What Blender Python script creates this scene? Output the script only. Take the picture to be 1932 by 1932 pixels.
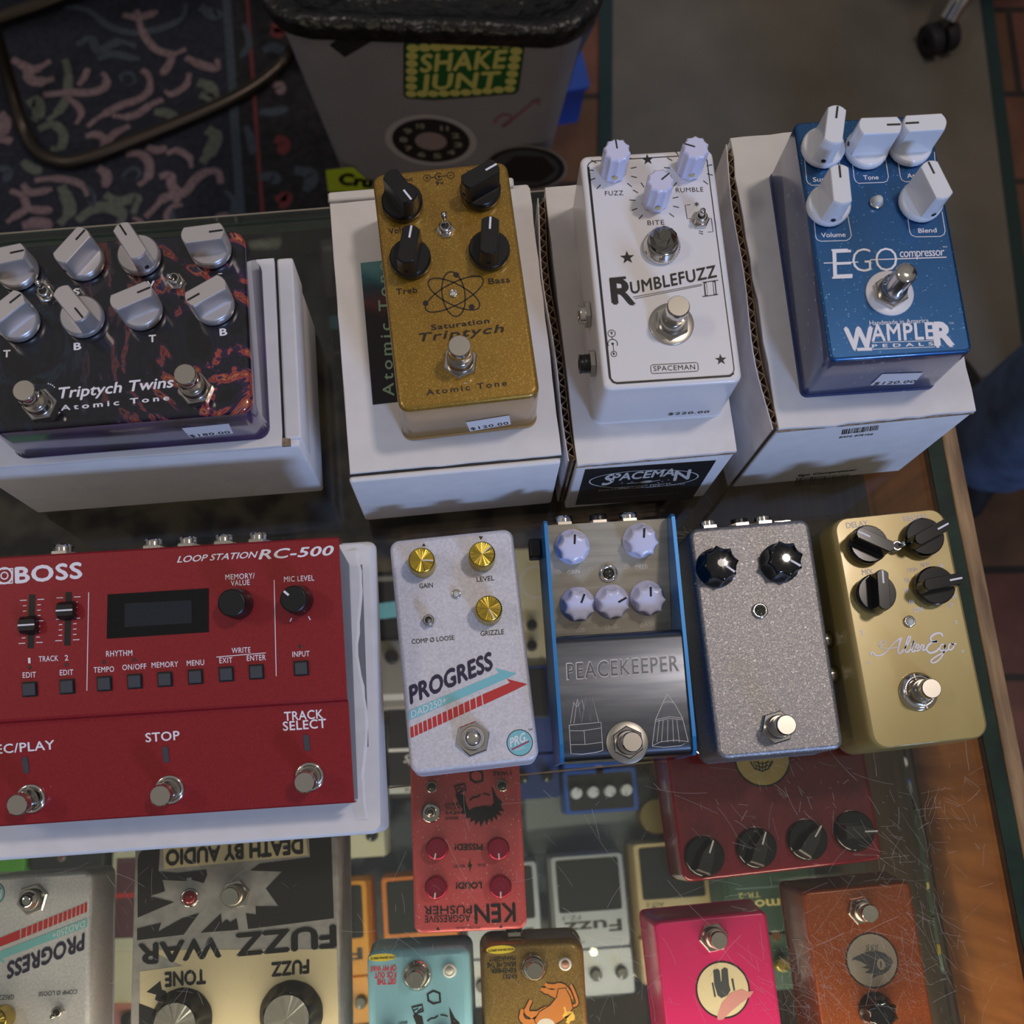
import bpy, math, random
from mathutils import Matrix, Vector
random.seed(7)
PI = math.pi
for o in list(bpy.data.objects):
    bpy.data.objects.remove(o)
scn = bpy.context.scene
COL = scn.collection

# ------------------------------------------------------------------ camera
FPX, CX, CY, CAMH = 1998.723, 940.511, 1073.869, 575.527      # focal length and principal point in px of the 1932 frame, height in mm
RR = Matrix(((0.99521, -0.09660, 0.01503), (-0.09123, -0.97294, -0.21227), (0.03513, 0.20989, -0.97709)))
cam = bpy.data.cameras.new('camera')
cam_ob = bpy.data.objects.new('camera', cam)
COL.objects.link(cam_ob)
r0, r1, r2 = (Vector(r).normalized() for r in RR)
cam_ob.matrix_world = Matrix(((r0.x, -r1.x, -r2.x, 0), (r0.y, -r1.y, -r2.y, 0), (r0.z, -r1.z, -r2.z, CAMH * .001), (0, 0, 0, 1)))
cam.sensor_width = 36
cam.lens = FPX / 1932 * 36
cam.shift_x = (966 - CX) / 1932
cam.shift_y = (CY - 966) / 1932
cam.clip_start = .01
cam.dof.use_dof = True
cam.dof.focus_distance = .53
cam.dof.aperture_fstop = 11
scn.camera = cam_ob

# ------------------------------------------------------------------ world, lights, exposure
w = bpy.data.worlds.new('world')
scn.world = w
w.use_nodes = True
nt = w.node_tree
bg = nt.nodes['Background']
tc = nt.nodes.new('ShaderNodeTexCoord')
sp = nt.nodes.new('ShaderNodeSeparateXYZ')
rp = nt.nodes.new('ShaderNodeValToRGB')
nt.links.new(tc.outputs['Generated'], sp.inputs[0])
mr = nt.nodes.new('ShaderNodeMapRange')
mr.inputs[1].default_value = -1
nt.links.new(sp.outputs['Z'], mr.inputs[0])
nt.links.new(mr.outputs[0], rp.inputs[0])
e = rp.color_ramp.elements
e[0].position = .35; e[0].color = (.06, .05, .045, 1)
e[1].position = 1.0; e[1].color = (.32, .30, .285, 1)
m_ = rp.color_ramp.elements.new(.55); m_.color = (.17, .165, .17, 1)
nt.links.new(rp.outputs[0], bg.inputs[0])
bg.inputs[1].default_value = .85


def area(name, loc, target, sx, sy, power, col):
    l = bpy.data.lights.new(name, 'AREA')
    l.shape = 'RECTANGLE'; l.size = sx; l.size_y = sy; l.energy = power; l.color = col
    o = bpy.data.objects.new(name, l)
    COL.objects.link(o)
    o.location = loc
    o.rotation_euler = (Vector(target) - Vector(loc)).to_track_quat('-Z', 'Y').to_euler()
    return o


area('ceiling_lamp', (.95, .60, 2.55), (0, .12, 0), .22, .22, 18.5, (1, .87, .78))
area('ceiling_lamp', (-1.7, .5, 2.3), (0, .2, 0), .5, .2, 8, (1, .9, .82))
area('window_daylight', (1.15, -2.35, 1.35), (0, .2, .02), .5, .4, 46, (.36, .55, 1))
area('case_strip_light', (-.05, -.215, -.022), (-.05, .10, -.25), .60, .012, 1.25, (1, .84, .64))
area('case_strip_light', (.0, -.235, -.14), (.0, .0, -.50), .5, .02, 1.5, (1, .82, .62))
scn.view_settings.view_transform = 'Standard'
scn.view_settings.look = 'None'
scn.view_settings.exposure = -0.12
scn.view_settings.gamma = 1
scn.view_settings.use_curve_mapping = False


# ------------------------------------------------------------------ materials
def lin(c):
    if isinstance(c, str):
        c = tuple(int(c[i:i + 2], 16) / 255 for i in (0, 2, 4))
    return tuple(x / 12.92 if x <= .04045 else ((x + .055) / 1.055) ** 2.4 for x in c) + (1,)


def mat(name, col, rough=.5, metal=0, coat=0, spec=.5, emit=None, trans=0):
    m = bpy.data.materials.new(name)
    m.use_nodes = True
    b = m.node_tree.nodes['Principled BSDF']
    b.inputs['Base Color'].default_value = lin(col)
    b.inputs['Roughness'].default_value = rough
    b.inputs['Metallic'].default_value = metal
    b.inputs['Coat Weight'].default_value = coat
    b.inputs['Coat Roughness'].default_value = .08
    b.inputs['Specular IOR Level'].default_value = spec
    b.inputs['Transmission Weight'].default_value = trans
    if emit:
        b.inputs['Emission Color'].default_value = lin(col)
        b.inputs['Emission Strength'].default_value = emit
    return m


def N(m, t, **k):
    n = m.node_tree.nodes.new(t)
    for a, v in k.items():
        if a in n.inputs:
            n.inputs[a].default_value = v
        else:
            setattr(n, a, v)
    return n


def L(m, a, b):
    m.node_tree.links.new(a, b)


def bsdf(m):
    return m.node_tree.nodes['Principled BSDF']


def coords(m, sc=(1, 1, 1), rot=(0, 0, 0)):
    t = N(m, 'ShaderNodeTexCoord')
    mp = N(m, 'ShaderNodeMapping')
    mp.inputs['Scale'].default_value = sc
    mp.inputs['Rotation'].default_value = rot
    L(m, t.outputs['Object'], mp.inputs[0])
    return mp.outputs[0]


def ramp(m, fac, stops, interp='LINEAR'):
    r = N(m, 'ShaderNodeValToRGB')
    cr = r.color_ramp
    cr.interpolation = interp
    while len(cr.elements) < len(stops):
        cr.elements.new(.5)
    for el, (p, c) in zip(cr.elements, stops):
        el.position = p
        el.color = lin(c)
    L(m, fac, r.inputs[0])
    return r.outputs[0]


def noisy(m, c1, c2, scale=60, lo=.35, hi=.65, sc=(1, 1, 1), bump=0, detail=4, rot=(0, 0, 0)):
    n = N(m, 'ShaderNodeTexNoise', Scale=scale, Detail=detail)
    L(m, coords(m, sc, rot), n.inputs['Vector'])
    L(m, ramp(m, n.outputs['Fac'], ((lo, c1), (hi, c2))), bsdf(m).inputs['Base Color'])
    if bump:
        bp = N(m, 'ShaderNodeBump', Strength=bump, Distance=.0004)
        L(m, n.outputs['Fac'], bp.inputs['Height'])
        L(m, bp.outputs[0], bsdf(m).inputs['Normal'])
    return m


def sparkle(name, base, flake, scale=1500, dens=.12, rough=.32, metal=.55, coat=.8):
    """Metal-flake paint: small cells of the paint that are brighter and turned a little."""
    m = mat(name, base, rough, metal, coat)
    v = N(m, 'ShaderNodeTexVoronoi', Scale=scale)
    L(m, coords(m), v.inputs['Vector'])
    s = N(m, 'ShaderNodeSeparateColor')
    L(m, v.outputs['Color'], s.inputs[0])
    L(m, ramp(m, s.outputs[0], ((0, base), (1 - dens, base), (1 - dens + .02, flake))), bsdf(m).inputs['Base Color'])
    bp = N(m, 'ShaderNodeBump', Strength=.12, Distance=.0003)
    L(m, s.outputs[1], bp.inputs['Height'])
    L(m, bp.outputs[0], bsdf(m).inputs['Normal'])
    return m


M = {}
for n_, a in dict(
    black=('101012', .35), rubber=('1b1a1a', .75), ink=('0c0c0e', .45), white_ink=('e9e6ee', .5), white_gloss=('e4e4e8', .16),
    white_plain=('dcdade', .35), lavender=('d4d4ee', .25), grey_panel=('76767c', .5), screen=('23262c', .12), bezel=('08080a', .1),
    led_clear=('c9c9c4', .06), led_red=('7a0f20', .1), led_dark=('3b3a30', .1), cream_ink=('d8c8a6', .6), navy_ink=('221b3d', .5),
    teal_ink=('7dc3cc', .5), red_ink=('c22a2c', .5), grey_ink=('8d8985', .5), tan_ink=('8c847a', .5), yellow_ink=('e8cf3c', .5),
    scarlet_ink=('d8263c', .5), black_matte=('161417', .6), gold_ink=('c9b877', .4), brown_ink=('c87a34', .5), flame_ink=('f0c050', .5),
    magenta_ink=('a82a5a', .5), pale_ink=('d6cfc9', .5), slate=('3c3f45', .6)).items():
    M[n_] = mat(n_, *a)
M['chrome'] = mat('chrome', 'd6d2cc', .12, 1)
M['nickel'] = mat('nickel', 'c4beb4', .3, 1)
M['steel'] = mat('steel', 'a8a49c', .38, 1)
M['silver_knob'] = mat('silver_knob', 'd0cac8', .38, .7)
M['gold_knob'] = mat('gold_knob', 'c9ad4a', .28, 1)
M['inlay'] = mat('inlay', 'dcd4c8', .25, .9)
M['red_knob'] = mat('red_knob', 'a8183f', .3, .7)
M['blk_gloss'] = mat('black_gloss', '0c0c0d', .12, 0, .5)
M['blk_satin'] = mat('black_satin', '141414', .33)
M['barcode'] = M['ink']
for nm, c1, c2 in (('card_white', 'dedad9', 'e4e0df'), ('card_dull', 'cfc9c8', 'dcd7d6')):
    M[nm] = noisy(mat(nm, c1, .75), c1, c2, 90, bump=.08)
M['corrugated'] = noisy(mat('corrugated', '6a5038', .9), '4c3726', '86694a', 900, sc=(1, 1, .2))
M['cut_edge'] = noisy(mat('cut_edge', '8d765e', .9), '77604a', 'a58e74', 500)
M['gold_paint'] = sparkle('gold_paint', '94701f', 'c8a24e', 3400, .10, .34, .5)
M['gold_side'] = mat('gold_side', 'a8834a', .25, .4, .6)
M['blue_paint'] = sparkle('blue_paint', '0d4c80', '8cc4e8', 2600, .008, .3, .55)
M['blue_side'] = sparkle('blue_side', '16306a', '8fb4e0', 900, .01, .28, .5)
M['white_paint'] = mat('white_paint', 'e3e0e2', .32, 0, .2)
M['prog_paint'] = noisy(mat('prog_paint', 'cfcdd4', .45, .15), 'c2c0c8', 'd9d7de', 700, .3, .7)
M['rc_red'] = noisy(mat('rc_red', '8c1820', .42, .2, .15), '86151d', '921b23', 900)
M['ken_red'] = sparkle('ken_red', 'd2565e', 'f0d0d0', 2000, .02, .35, .1, .4)
M['teal_paint'] = mat('teal_paint', '8cc2da', .4, 0, .2)
M['goat_gold'] = sparkle('goat_gold', '8a6c34', 'a48a50', 3000, .25, .4, .5, .3)
M['pink_paint'] = mat('pink_paint', 'd0206a', .34, .15, .5)
M['orange_paint'] = sparkle('orange_paint', '8a3f14', 'a65c28', 2600, .2, .34, .35, .4)
M['burgundy'] = noisy(mat('burgundy', '7a1428', .2, .1, .6), '741226', '82182c', 500)
M['alter_gold'] = noisy(mat('alter_gold', 'a89458', .28, .15, .6), 'a08c50', 'ae9b62', 30, sc=(1, .4, 1))
M['thorpy_blue'] = mat('thorpy_blue', '1a76b8', .35, .3, .3)
M['brushed'] = noisy(mat('brushed', 'b8b2a2', .42, .9), 'b0aa9a', 'c4beb0', 260, sc=(.1, 1, 1))
M['dark_steel'] = noisy(mat('dark_steel', '60646c', .27, 1), '5a5e66', '686c74', 260, sc=(.1, 1, 1))
M['dba_grey'] = noisy(mat('dba_grey', 'a29e9e', .5, .1), '989496', 'aaa6a6', 160)
M['boss_grey'] = mat('boss_grey', 'a8a9b0', .4, .2)
M['boss_orange'] = mat('boss_orange', 'd07428', .4)
M['boss_yellow'] = mat('boss_yellow', 'dc9020', .4)
M['boss_beige'] = mat('boss_beige', 'c9b184', .45)
M['boss_green'] = mat('boss_green', '30483a', .45)
M['boss_maroon'] = mat('boss_maroon', '5c3038', .45)
M['boss_blue'] = mat('boss_blue', '2d55a8', .4)
M['boss_cream'] = mat('boss_cream', 'cfc5a6', .5)
M['boss_black'] = mat('boss_black', '1c1b1d', .5)
M['leaf_green'] = mat('leaf_green', '5da52c', .5)
M['salmon_plastic'] = mat('salmon_plastic', 'cc8078', .5)

# unpainted cast aluminium with a mottled, hammered look
m = M['cast_alu'] = mat('cast_alu', '8f8c8b', .42, .75)
v = N(m, 'ShaderNodeTexNoise', Scale=950, Detail=6, Distortion=1.2)
L(m, coords(m), v.inputs['Vector'])
L(m, ramp(m, v.outputs['Fac'], ((.40, '807e82'), (.57, '918e8d'), (.66, 'bcb8b2'))), bsdf(m).inputs['Base Color'])
bp = N(m, 'ShaderNodeBump', Strength=.35, Distance=.0005)
L(m, v.outputs['Fac'], bp.inputs['Height'])
L(m, bp.outputs[0], bsdf(m).inputs['Normal'])

# marbled resin swirl
m = M['swirl'] = mat('swirl', '140f18', .12, 0, .9)
n1 = N(m, 'ShaderNodeTexNoise', Scale=17, Detail=3, Distortion=4.5)
mp = N(m, 'ShaderNodeMapping')
t_ = N(m, 'ShaderNodeTexCoord')
mp.inputs['Location'].default_value = (.35, .1, 0)
mp.inputs['Scale'].default_value = (1.2, .9, 1)
L(m, t_.outputs['Object'], mp.inputs[0])
L(m, mp.outputs[0], n1.inputs['Vector'])
c1 = ramp(m, n1.outputs['Fac'], ((.40, '0b0a10'), (.47, '161828'), (.52, '100d14'), (.57, '2a1a40'), (.595, 'b04a38'), (.62, '6a2030'), (.645, 'c87040'), (.68, '3a1c44'), (.74, '1a2040')))
c2 = ramp(m, n1.outputs['Fac'], ((.30, '0a0a0e'), (.45, '12121c'), (.50, '0c0b10'), (.56, '14182a'), (.60, '1c2a34'), (.64, '0e0d14')))
gx = N(m, 'ShaderNodeSeparateXYZ')
L(m, t_.outputs['Object'], gx.inputs[0])
rg = N(m, 'ShaderNodeMapRange')
rg.inputs[1].default_value = -.02; rg.inputs[2].default_value = .045
L(m, gx.outputs['X'], rg.inputs[0])
mx = N(m, 'ShaderNodeMix', data_type='RGBA')
L(m, rg.outputs[0], mx.inputs[0]); L(m, c2, mx.inputs[6]); L(m, c1, mx.inputs[7])
L(m, mx.outputs[2], bsdf(m).inputs['Base Color'])
bp = N(m, 'ShaderNodeBump', Strength=.25, Distance=.001)
L(m, n1.outputs['Fac'], bp.inputs['Height'])
L(m, bp.outputs[0], bsdf(m).inputs['Normal'])
M['swirl_side'] = noisy(mat('swirl_side', '2a1c34', .15, 0, .8), '1c141e', '432a5e', 30, .35, .65, sc=(1, 1, 2))

# woods, floor, textiles
M['veneer'] = noisy(mat('veneer', '9c6030', .4, 0, .1), '85501f', 'ab6e36', 10, .3, .7, sc=(1, 11, 1), detail=8)
M['dark_board'] = noisy(mat('dark_board', '4a4038', .5), '3e352e', '584c42', 14, .3, .7, sc=(1, 1, 9))  # stands for shade on the case side; own colour on the riser block
M['oak'] = noisy(mat('oak', '8e6c46', .55), '6e5034', 'a5835a', 26, .3, .7, sc=(9, 1, 9), detail=8)
M['green_paint'] = noisy(mat('green_paint', '16291f', .5, 0, 0, .2), '12231b', '1e3428', 40)
M['floor'] = noisy(mat('floor', '6a4a34', .5), '54382a', '7c5640', 9, .3, .7, detail=8)
m = M['floor']
br = N(m, 'ShaderNodeTexBrick')
br.offset = .5
br.inputs['Scale'].default_value = 1
br.inputs['Color1'].default_value = lin('7a4434'); br.inputs['Color2'].default_value = lin('6b4a2c'); br.inputs['Mortar'].default_value = lin('2f2018')
br.inputs['Mortar Size'].default_value = .006; br.inputs['Brick Width'].default_value = .45; br.inputs['Row Height'].default_value = .16
L(m, coords(m, rot=(0, 0, .08)), br.inputs['Vector'])
mx = N(m, 'ShaderNodeMix', data_type='RGBA', blend_type='MULTIPLY')
mx.inputs[0].default_value = .7
nz = N(m, 'ShaderNodeTexNoise', Scale=14, Detail=6)
L(m, coords(m), nz.inputs['Vector'])
L(m, br.outputs[0], mx.inputs[6]); L(m, ramp(m, nz.outputs[0], ((.3, '8a8078'), (.7, 'ffffff'))), mx.inputs[7])
L(m, mx.outputs[2], bsdf(m).inputs['Base Color'])
M['mat_cloth'] = noisy(mat('mat_cloth', '665f54', .95), '5d574d', '70685c', 6, .3, .7)
M['mat_edge'] = mat('mat_edge', '1f3432', .9)
M['rug_navy'] = noisy(mat('rug_navy', '20232f', .95), '1a1d2a', '282b38', 120)
M['rug_salmon'] = noisy(mat('rug_salmon', '78646a', .95), '6c585e', '847076', 160)
M['rug_sage'] = noisy(mat('rug_sage', '5a5e58', .95), '50544f', '666a62', 140)
M['rug_slate'] = noisy(mat('rug_slate', '3c4450', .95), '353d49', '434b57', 140)
M['rug_red'] = mat('rug_red', '6a2f34', .95)
M['rug_dark'] = noisy(mat('rug_dark', '1a191d', .95), '141318', '26242a', 90)
M['case_floor'] = noisy(mat('case_floor', '9a8878', .9), '5a4e4c', 'c4ac94', 20, .42, .58)
M['bin_plastic'] = noisy(mat('bin_plastic', '86828a', .5), '827e86', '8a868e', 8)
M['bag'] = noisy(mat('bag', '0d0d0e', .3), '0a0a0b', '121213', 40, bump=1.0)
M['bag'].node_tree.nodes['Bump'].inputs['Distance'].default_value = .01
M['clear_film'] = mat('clear_film', 'c8ccd4', .2)
M['bronze'] = mat('bronze', '4c443e', .35, .9)
M['denim'] = noisy(mat('denim', '485c7c', .9), '3a4a66', '586e90', 24, .3, .7)
M['shirt'] = mat('shirt', '3a3a3e', .9)
M['skin'] = mat('skin', 'b58468', .6)
M['hair'] = mat('hair', '2b2019', .8)
M['sticker_green'] = mat('sticker_green', '175a2a', .4)
M['sticker_dark'] = mat('sticker_dark', '141a16', .4)
M['sticker_lime'] = mat('sticker_lime', 'b4c832', .4)
M['sticker_gold'] = mat('sticker_gold', 'c4bc6a', .4)
M['blue_plastic'] = mat('blue_plastic', '23479a', .5)
M['postcard'] = mat('postcard', '120c14', .15)
m = M['postcard']
nz = N(m, 'ShaderNodeTexNoise', Scale=45, Detail=5, Distortion=.6)
tcp = N(m, 'ShaderNodeTexCoord')
L(m, tcp.outputs['Object'], nz.inputs['Vector'])
dist = N(m, 'ShaderNodeVectorMath', operation='DISTANCE')
dist.inputs[1].default_value = (-.028, .036, 0)
L(m, tcp.outputs['Object'], dist.inputs[0])
ad = N(m, 'ShaderNodeMath', operation='MULTIPLY_ADD')
ad.inputs[1].default_value = .035; ad.inputs[2].default_value = -.0175
L(m, nz.outputs['Fac'], ad.inputs[0])
a2 = N(m, 'ShaderNodeMath', operation='ADD')
L(m, dist.outputs['Value'], a2.inputs[0]); L(m, ad.outputs[0], a2.inputs[1])
ml = N(m, 'ShaderNodeMath', operation='MULTIPLY'); ml.inputs[1].default_value = 10
L(m, a2.outputs[0], ml.inputs[0])
L(m, ramp(m, ml.outputs[0], ((.02, '5a8c8e'), (.12, '33646c'), (.2, '24363f'), (.27, '5a2822'), (.34, '1c1014'), (.6, '0e090e'), (.85, '120c10'), (.95, '3a2620'))), bsdf(m).inputs['Base Color'])


def glass(name, tint, refl=1.0):
    m = bpy.data.materials.new(name)
    m.use_nodes = True
    t = m.node_tree
    for n in list(t.nodes):
        t.nodes.remove(n)
    out = t.nodes.new('ShaderNodeOutputMaterial')
    tr = t.nodes.new('ShaderNodeBsdfTransparent'); tr.inputs[0].default_value = lin(tint)
    gl = t.nodes.new('ShaderNodeBsdfGlossy'); gl.inputs['Roughness'].default_value = .015
    fr = t.nodes.new('ShaderNodeFresnel'); fr.inputs[0].default_value = 1.5
    ml = t.nodes.new('ShaderNodeMath'); ml.operation = 'MULTIPLY'; ml.inputs[1].default_value = refl
    mx = t.nodes.new('ShaderNodeMixShader')
    t.links.new(fr.outputs[0], ml.inputs[0]); t.links.new(ml.outputs[0], mx.inputs[0])
    t.links.new(tr.outputs[0], mx.inputs[1]); t.links.new(gl.outputs[0], mx.inputs[2]); t.links.new(mx.outputs[0], out.inputs[0])
    return m


M['glass'] = glass('glass', 'f2f5f2')
M['shelf_glass'] = glass('shelf_glass', 'f0f4f1')
M['glass_edge'] = mat('glass_edge', '7d8f7c', .2, 0, 0)
m = M['scratch'] = bpy.data.materials.new('scratch')
m.use_nodes = True
t = m.node_tree
tr = t.nodes.new('ShaderNodeBsdfTransparent')
mx = t.nodes.new('ShaderNodeMixShader'); mx.inputs[0].default_value = .42
bsdf(m).inputs['Base Color'].default_value = lin('cfc8bf'); bsdf(m).inputs['Roughness'].default_value = .3
t.links.new(tr.outputs[0], mx.inputs[1]); t.links.new(bsdf(m).outputs[0], mx.inputs[2])
t.links.new(mx.outputs[0], t.nodes['Material Output'].inputs[0])


# ------------------------------------------------------------------ building helpers (millimetres)
def T(x, y, z=0):
    return Matrix.Translation((x, y, z))


def Rz(a):
    return Matrix.Rotation(a, 4, 'Z')


def Rx(a):
    return Matrix.Rotation(a, 4, 'X')


def Ry(a):
    return Matrix.Rotation(a, 4, 'Y')


def ray(px, py):
    return (RR.transposed() @ Vector((px - CX, py - CY, FPX)))


def W(px, py, z):
    """The point of the horizontal plane at height z (mm) that the photograph shows at a pixel."""
    d = ray(px, py)
    t = (z - CAMH) / d.z
    return (d.x * t, d.y * t)


def crop(ox, oy, s):
    return lambda x, y: (ox + x / s, oy + y / s)


cA, cB, cC = crop(0, 400, 3.116), crop(600, 280, 2.683), crop(1020, 240, 2.612)
cD, cE, cF = crop(1360, 180, 2.4143), crop(0, 980, 2.542), crop(720, 960, 3.116)
cG, cH, cI = crop(1260, 930, 2.875), crop(0, 1560, 2.841), crop(640, 1440, 3.22)
cJ, cK, cL = crop(1180, 1400, 2.569), crop(1240, 1400, 3.631), crop(520, 0, 3.019)
cR = crop(0, 0, 3.019)


class Thing:
    def __init__(s, name, label, cat, loc, rot=0, group=None):
        s.o = bpy.data.objects.new(name, None)
        s.o.empty_display_size = .02
        COL.objects.link(s.o)
        s.o.location = Vector(loc) * .001
        s.o.rotation_euler = (0, 0, rot)
        s.o['label'] = label
        s.o['category'] = cat
        if group:
            s.o['group'] = group
        s.M = T(*loc) @ Rz(rot)


class Face:
    """A plane on a thing: x and y in millimetres on it, z its outward normal."""
    def __init__(s, th, M_):
        s.th, s.M = th, M_
        s.W = (th.M if th else Matrix.Identity(4)) @ M_
        s.I = s.W.inverted()

    def at(s, pt, h=0):
        o = s.I @ Vector((0, 0, CAMH))
        d = s.I.to_3x3() @ ray(*pt)
        k = (h - o.z) / d.z
        return (o.x + d.x * k, o.y + d.y * k)

    def ang(s, a, b, h=0):
        p, q = s.at(a, h), s.at(b, h)
        return math.atan2(q[1] - p[1], q[0] - p[0])


def top_face(th, z):
    return Face(th, T(0, 0, z))


def front_face(th, y, tilt=0):
    return Face(th, T(0, y, 0) @ Rx(PI / 2 - tilt))


def left_face(th, x):
    return Face(th, T(x, 0, 0) @ Rz(-PI / 2) @ Rx(PI / 2))


def slope_face(th, y0, z0, y1, z1):
    return Face(th, T(0, y0, z0) @ Rx(math.atan2(z1 - z0, y1 - y0)))


_txt = {}


def text_mesh(s, bold=0, space=1.0):
    k = (s, bold, space)
    if k not in _txt:
        c = bpy.data.curves.new('t', 'FONT')
        c.body = s
        c.size = 1
        c.resolution_u = 3
        c.offset = bold
        c.space_character = space
        o = bpy.data.objects.new('t', c)
        COL.objects.link(o)
        dg = bpy.context.evaluated_depsgraph_get()
        me = o.evaluated_get(dg).to_mesh()
        vs = [(v.co.x, v.co.y) for v in me.vertices]
        fs = [tuple(p.vertices) for p in me.polygons]
        bpy.data.objects.remove(o)
        bpy.data.curves.remove(c)
        _txt[k] = (vs, fs)
    return _txt[k]


CAP = None


class B:
    def __init__(s):
        s.v, s.f, s.m, s.s, s.mats = [], [], [], [], []

    def mi(s, m_):
        m_ = M[m_] if isinstance(m_, str) else m_
        if m_ not in s.mats:
            s.mats.append(m_)
        return s.mats.index(m_)

    def add(s, vs, fs, m_, X=None, smooth=False):
        k = len(s.v)
        i = s.mi(m_)
        X = X or Matrix.Identity(4)
        flip = X.to_3x3().determinant() < 0
        s.v += [tuple(X @ Vector(v)) for v in vs]
        for n_, f in enumerate(fs):
            f = [k + a for a in f]
            s.f.append(f[::-1] if flip else f)
            s.m.append(i)
            s.s.append(smooth if isinstance(smooth, bool) else smooth[n_])

    def loft(s, loops, m_, X=None, smooth=True, cap0=True, cap1=True, mcap=None):
        n = len(loops[0])
        vs = [p for l in loops for p in l]
        fs = []
        for i in range(len(loops) - 1):
            for j in range(n):
                a, b = i * n + j, i * n + (j + 1) % n
                fs.append((a, b, b + n, a + n))
        s.add(vs, fs, m_, X, smooth)
        if cap0:
            s.add(loops[0], [tuple(range(n))[::-1]], m_, X)
        if cap1:
            s.add(loops[-1], [tuple(range(n))], mcap or m_, X)

    def box(s, x0, x1, y0, y1, z0, z1, m_, X=None, bev=0):
        if bev:
            w_, l_ = x1 - x0, y1 - y0
            c = T((x0 + x1) / 2, (y0 + y1) / 2)
            L_ = []
            for dz, ins in ((0, bev), (bev * .3, bev * .3), (bev, 0)):
                L_.append([(p[0], p[1], z0 + dz) for p in rrect(w_ - 2 * ins, l_ - 2 * ins, bev, 2)])
            for dz, ins in ((bev, 0), (bev * .3, bev * .3), (0, bev)):
                L_.append([(p[0], p[1], z1 - dz) for p in rrect(w_ - 2 * ins, l_ - 2 * ins, bev, 2)])
            s.loft(L_, m_, (X or Matrix.Identity(4)) @ c)
            return
        vs = [(x, y, z) for z in (z0, z1) for x, y in ((x0, y0), (x1, y0), (x1, y1), (x0, y1))]
        s.add(vs, [(3, 2, 1, 0), (4, 5, 6, 7), (0, 1, 5, 4), (1, 2, 6, 5), (2, 3, 7, 6), (3, 0, 4, 7)], m_, X)

    def lathe(s, prof, m_, X=None, n=28, smooth=True, cap0=True, cap1=True, mcap=None):
        s.loft([[(r * math.cos(2 * PI * i / n), r * math.sin(2 * PI * i / n), z) for i in range(n)] for r, z in prof], m_, X, smooth, cap0, cap1, mcap)

    def prism(s, poly, z0, z1, m_, X=None):
        if sum(poly[i][0] * poly[(i + 1) % len(poly)][1] - poly[(i + 1) % len(poly)][0] * poly[i][1] for i in range(len(poly))) < 0:
            poly = poly[::-1]
        s.loft([[(x, y, z0) for x, y in poly], [(x, y, z1) for x, y in poly]], m_, X, False)

    def tube(s, path, r, m_, n=10, X=None, smooth=True):
        path = [Vector(p) for p in path]
        loops = []
        up = Vector((0, 0, 1))
        prev = None
        for i, p in enumerate(path):
            d = (path[min(i + 1, len(path) - 1)] - path[max(i - 1, 0)]).normalized()
            a = prev - d * prev.dot(d) if prev is not None else (up if abs(d.z) < .9 else Vector((1, 0, 0))).cross(d)
            a.normalize()
            prev = a
            b = d.cross(a)
            rr = r[i] if isinstance(r, (list, tuple)) else r
            loops.append([tuple(p + (a * math.cos(2 * PI * k / n) + b * math.sin(2 * PI * k / n)) * rr) for k in range(n)])
        s.loft(loops, m_, X, smooth)

    # ---- printing on a face
    def poly(s, F, pts, m_, h=.12, px=True):
        q = [F.at(p) for p in pts] if px else pts
        if sum(q[i][0] * q[(i + 1) % len(q)][1] - q[(i + 1) % len(q)][0] * q[i][1] for i in range(len(q))) < 0:
            q = q[::-1]
        s.add([(x, y, h) for x, y in q], [tuple(range(len(q)))], m_, F.M)

    def stroke(s, F, pts, wd, m_, h=.14, closed=False, px=True, curve=0):
        q = [Vector(F.at(p) if px else p) for p in pts]
        if curve:
            q = spline(q, curve, closed)
        n = len(q)
        Lv, Rv = [], []
        for i in range(n):
            a = q[(i - 1) % n] if (closed or i) else q[i]
            b = q[(i + 1) % n] if (closed or i < n - 1) else q[i]
            d = (b - a)
            if d.length < 1e-6:
                d = Vector((1, 0))
            d.normalize()
            nn = Vector((-d.y, d.x)) * ((wd[min(i * len(wd) // n, len(wd) - 1)] if isinstance(wd, (list, tuple)) else wd) / 2)
            Lv.append(q[i] + nn)
            Rv.append(q[i] - nn)
        vs = [(p.x, p.y, h) for p in Lv] + [(p.x, p.y, h) for p in Rv]
        fs = [(i + n, (i + 1) % n + n, (i + 1) % n, i) for i in range(n if closed else n - 1)]
        s.add(vs, fs, m_, F.M)

    def disc(s, F, c, r, m_, h=.14, n=24, px=True, sy=1, ang=0):
        x, y = F.at(c) if px else c
        ca, sa = math.cos(ang), math.sin(ang)
        s.add([(x + r * math.cos(2 * PI * i / n) * ca - r * sy * math.sin(2 * PI * i / n) * sa,
                y + r * math.cos(2 * PI * i / n) * sa + r * sy * math.sin(2 * PI * i / n) * ca, h) for i in range(n)], [tuple(range(n))], m_, F.M)

    def ring(s, F, c, r, wd, m_, h=.16, a0=0, a1=2 * PI, n=28, px=True, sy=1):
        x, y = F.at(c) if px else c
        full = abs(a1 - a0 - 2 * PI) < 1e-6
        k = n if full else n + 1
        s.stroke(F, [(x + r * math.cos(a0 + (a1 - a0) * i / n), y + r * sy * math.sin(a0 + (a1 - a0) * i / n)) for i in range(k)], wd, m_, h, full, False)

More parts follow.
